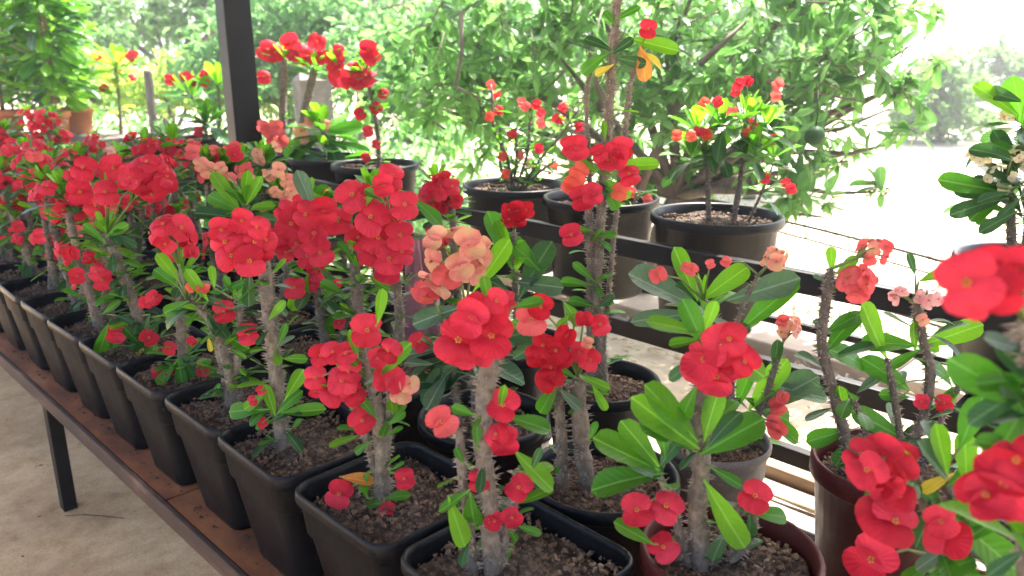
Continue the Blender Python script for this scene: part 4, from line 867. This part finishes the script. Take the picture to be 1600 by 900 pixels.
def bl(px, py, d, rx, rz, ry=None): return (atd(px, py, d), (rx, ry or rx, rz))
def gb(px, d): v = atd(px, 200, d); return (v.x, v.y, 0)
# the leathery leaved tree right behind the rack
blobs = [bl(1020, 60, 4.8, .75, .65), bl(1200, 60, 4.4, .7, .6), bl(1330, 120, 4.2, .5, .55), bl(1240, 180, 4.3, .55, .5), bl(850, 60, 5.0, .75, .65), bl(700, 70, 5.2, .7, .6), bl(760, 180, 5.2, .7, .45), bl(950, 190, 5.0, .7, .45), bl(1100, 150, 4.7, .6, .55),
         bl(1350, 30, 4.3, .45, .4), bl(1260, 300, 4.1, .28, .25), bl(640, 150, 5.6, .55, .5), bl(1390, 170, 4.2, .22, .3), bl(1100, -120, 4.8, 1.0, .6), bl(850, -130, 5.0, 1.0, .6), bl(1300, -90, 4.4, .6, .4), bl(1080, 270, 5.0, .5, .3), bl(1330, 250, 4.2, .2, .18), bl(1440, 60, 4.3, .14, .16), bl(1375, 300, 4.0, .06, .08), bl(1430, 120, 4.2, .16, .2), bl(1410, 220, 4.2, .14, .12), bl(1290, 340, 4.0, .14, .16), bl(1470, 100, 4.25, .1, .08)]
tree = foliage('tree', 'leathery leaved green tree spreading close behind the rack', 'tree', gb(1010, 5.0), blobs, 640, 15, .115, 'crown_tree', .07, extra_leaf=290, hang=.35)
for k, (x, y, d, r) in enumerate(((1273, 212, 3.75, .048),)):
    c = atd(x, y, d); m = MB(); pts = []
    N_ = 10; m.tube([Vector((0, 0, -r+2*r*i/N_)) for i in range(N_+1)], [max(.002, r*math.sqrt(max(.003, 1-(2*i/N_-1)**2))) for i in range(N_+1)], 14)
    m.tube([Vector((0, 0, r*.95)), Vector((.01, 0, r+.05)), Vector((.03, .02, r+.16))], .004, 5); o = obj('fruit', m.mesh('fruit', ['fruit_green']), tree, c-tree.location)
# crooked bare limbs seen between its leaves
for pts, r in (([(985, 330, 4.9), (1075, 118, 4.5), (1120, 75, 4.4), (1165, 35, 4.4)], .03), ([(1075, 115, 4.5), (1150, 115, 4.3), (1250, 140, 4.2), (1350, 160, 4.15)], .015), ([(720, 20, 4.6), (722, 80, 4.6), (712, 135, 4.6), (760, 160, 4.8)], .016), ([(985, 330, 4.9), (940, 150, 4.6), (920, 100, 4.6), (930, 30, 4.6)], .024)):
    m = MB(); P = [atd(*q)-tree.location for q in pts]; m.tube(P, [r, r*.8, r*.6, r*.35], 8, 0, True, .06); obj('limb', m.mesh('limb', ['wood_branch']), tree)
# shrubs and trees beyond the fence
SH = [('pale green shrub thicket standing behind the steel post', 'shrub', 430, 9.5, [(430, 60, 1.3, .9), (520, 30, 1.1, .9), (380, 120, 1., .6), (560, 110, 1.1, .6)], 'crown_pale', 420, .15),
      ('lime coloured sunlit shrub behind the wooden fence post', 'shrub', 250, 10.5, [(250, 130, 1., .45), (330, 120, .9, .4), (180, 150, .9, .4), (420, 150, 1., .4)], 'crown_lime', 380, .12),
      ('tall pale tree behind the lime coloured shrub', 'tree', 250, 13.5, [(240, 30, 1.6, 1.1), (330, -20, 1.5, 1.1), (150, 10, 1.5, 1.1), (420, -60, 1.6, 1.)], 'crown_far', 460, .17),
      ('pale green shrub behind the terracotta pots', 'shrub', 60, 12, [(60, 60, 1.4, .9), (140, 120, 1.1, .6), (0, 110, 1.2, .8)], 'crown_pale', 340, .15),
      ('green shrub growing behind the leathery leaved tree toward the concrete post', 'shrub', 640, 8.2, [(620, 100, 1.0, .6), (700, 40, 1., .8), (680, 170, .9, .45), (780, 120, .9, .6)], 'crown_pale', 420, .13),
      ('green shrub behind the leathery leaved tree and the twiggy orange flowered plant', 'shrub', 900, 8.5, [(880, 60, 1.1, .8), (980, 110, 1.0, .6), (820, 180, .9, .4), (1060, 40, 1.1, .8)], 'crown_pale', 420, .13),
      ('green shrub behind the leathery leaved tree and the round headed plant', 'shrub', 1180, 9.0, [(1150, 80, 1.0, .7), (1240, 60, .9, .7), (1180, 170, .8, .35)], 'crown_pale', 320, .13),
      ('bushy hazy tree at the near edge of the bright field', 'tree', 1470, 15.5, [(1440, 140, .75, .75), (1490, 150, .8, .7), (1420, 180, .7, .4), (1470, 110, .6, .5), (1450, 195, .9, .3), (1510, 195, .8, .3)], 'crown_far', 330, .16),
      ('pale hazy tree farther off across the bright field', 'tree', 1570, 22, [(1560, 100, 1.1, .8), (1620, 110, 1.2, .9), (1530, 140, 1., .6), (1600, 150, 1.2, .6), (1540, 170, 1.3, .35), (1620, 175, 1.3, .35)], 'crown_far', 300, .24),
      ('tall overhanging tree behind the pale green thicket', 'tree', 560, 16, [(560, -20, 2., 1.4), (700, -40, 2., 1.4), (450, 20, 1.8, 1.3)], 'crown_far', 380, .2)]
for lab, cat, px, d, bs, mat, tw, L in SH:
    foliage('shrub' if cat == 'shrub' else 'tree', lab, cat, gb(px, d), [bl(x, y, d+random.uniform(-.4, .6), rx, rz) for x, y, rx, rz in bs], tw, 17, L, mat, .07 if cat == 'shrub' else .13, hang=.15)
# understorey leaves along the fence, one mass
n = 9000; t = rng.random(n); s_ = rng.normal(size=n)*.45
A = np.array(atd(760, 300, 6.3)); B = np.array(atd(60, 200, 10.5)); P = A+(B-A)*t[:, None]; P[:, 2] = .05+rng.random(n)**1.4*(.75+.25*np.sin(t*19)); P[:, 0] += s_; P[:, 1] += s_*.3+rng.normal(size=n)*.25
D = rng.normal(size=(n, 3))*.7+np.array([0, 0, .5]); N = rng.normal(size=(n, 3))*.5+np.array([0, 0, 1.])
o = leaf_cloud('undergrowth', P, D, N, .10*rng.uniform(.6, 1.3, n), 'crown_pale', None, (0, 0, 0)); tag(o, 'low sunlit undergrowth of bright leaves along the fence', 'undergrowth')

# ==================================================================== TRELLIS CORNER with terracotta pots
TZ = .90; c = atd(60, 190, 6.9)
tb = empty('plant_stand', (c.x, c.y, 0)); tag(tb, 'dark plant stand carrying terracotta pots at the far bench end', 'plant stand'); TO = (c.x, c.y, 0)
for k in range(6): bevel_box('slat', (c.x-.75+.25*k, c.y-.5, TZ-.03), (c.x-.515+.25*k, c.y+.55, TZ-.003), 'post_wood', .004, tb, TO)
for x in (-.7, .66):
    for y in (-.45, .45): bevel_box('leg', (c.x+x, c.y+y, 0), (c.x+x+.05, c.y+y+.05, TZ-.032), 'post_wood', .004, tb, TO)
def climber(label, px, d, h, n, seed):
    random.seed(seed); g = atd(px, 180, d); p = Plant(label, g.x, g.y, 'clay', TZ, bark='stalk', fill=.03, stemr=.006)
    for k in range(3):
        a = random.uniform(0, 6.3); m = MB(); b0 = Vector((.05*math.cos(a), .05*math.sin(a), .18)); t0 = b0+Vector((.05*math.cos(a), .05*math.sin(a), h))
        m.tube([b0, t0], .010, 6); obj('stake', m.mesh('stake', ['timber']), p.root)
        pts = [p.base+b0.lerp(t0, i/12)+Vector((.05*math.cos(i*1.9), .05*math.sin(i*1.9), .0)) for i in range(13)]; p.stem_w(pts, .006, 0)
    for _ in range(n):
        q = random.choice(p.paths); a0 = q[int(len(q)*random.uniform(.08, 1)**.8)-1]; a = random.uniform(0, 6.3); d_ = Vector((math.cos(a), math.sin(a), random.uniform(-.7, .4)))
        p.leaf_w(a0+d_*random.uniform(0, .22), d_, random.uniform(.13, .25), random.choice(('leaf_young', 'leaf_young', 'leaf_young', 'leaf_green', 'leaf_grey')))
    return p.done()
climber('leafy climber on stakes in the terracotta pot nearest the charcoal tub', 122, 7.3, 1.0, 280, 1)
climber('dense leafy climber on stakes in the large terracotta pot on the plant stand', 82, 6.7, 1.25, 420, 2)
climber('leafy climber in the terracotta pot at the outer end of the plant stand', 12, 6.9, 1.25, 420, 3)

# ==================================================================== HAZE box, added to imitate lens glare
m, n, l, b_, o_ = nodes('glare_haze'); n.remove(b_); pv = n.new('ShaderNodeVolumePrincipled'); pv.inputs['Color'].default_value = (.97, .98, 1, 1); pv.inputs['Density'].default_value = .0045; pv.inputs['Anisotropy'].default_value = .35
l.new(pv.outputs[0], o_.inputs['Volume'])
mb = MB(); mb.box((-255, -255, -1.2), (255, 255, 6.5)); hz = obj('glare_haze', mb.mesh('glare_haze', ['glare_haze'], False), kind='stuff'); tag(hz, 'thin bright veil added to the air to imitate lens glare over the field', 'glare_haze')
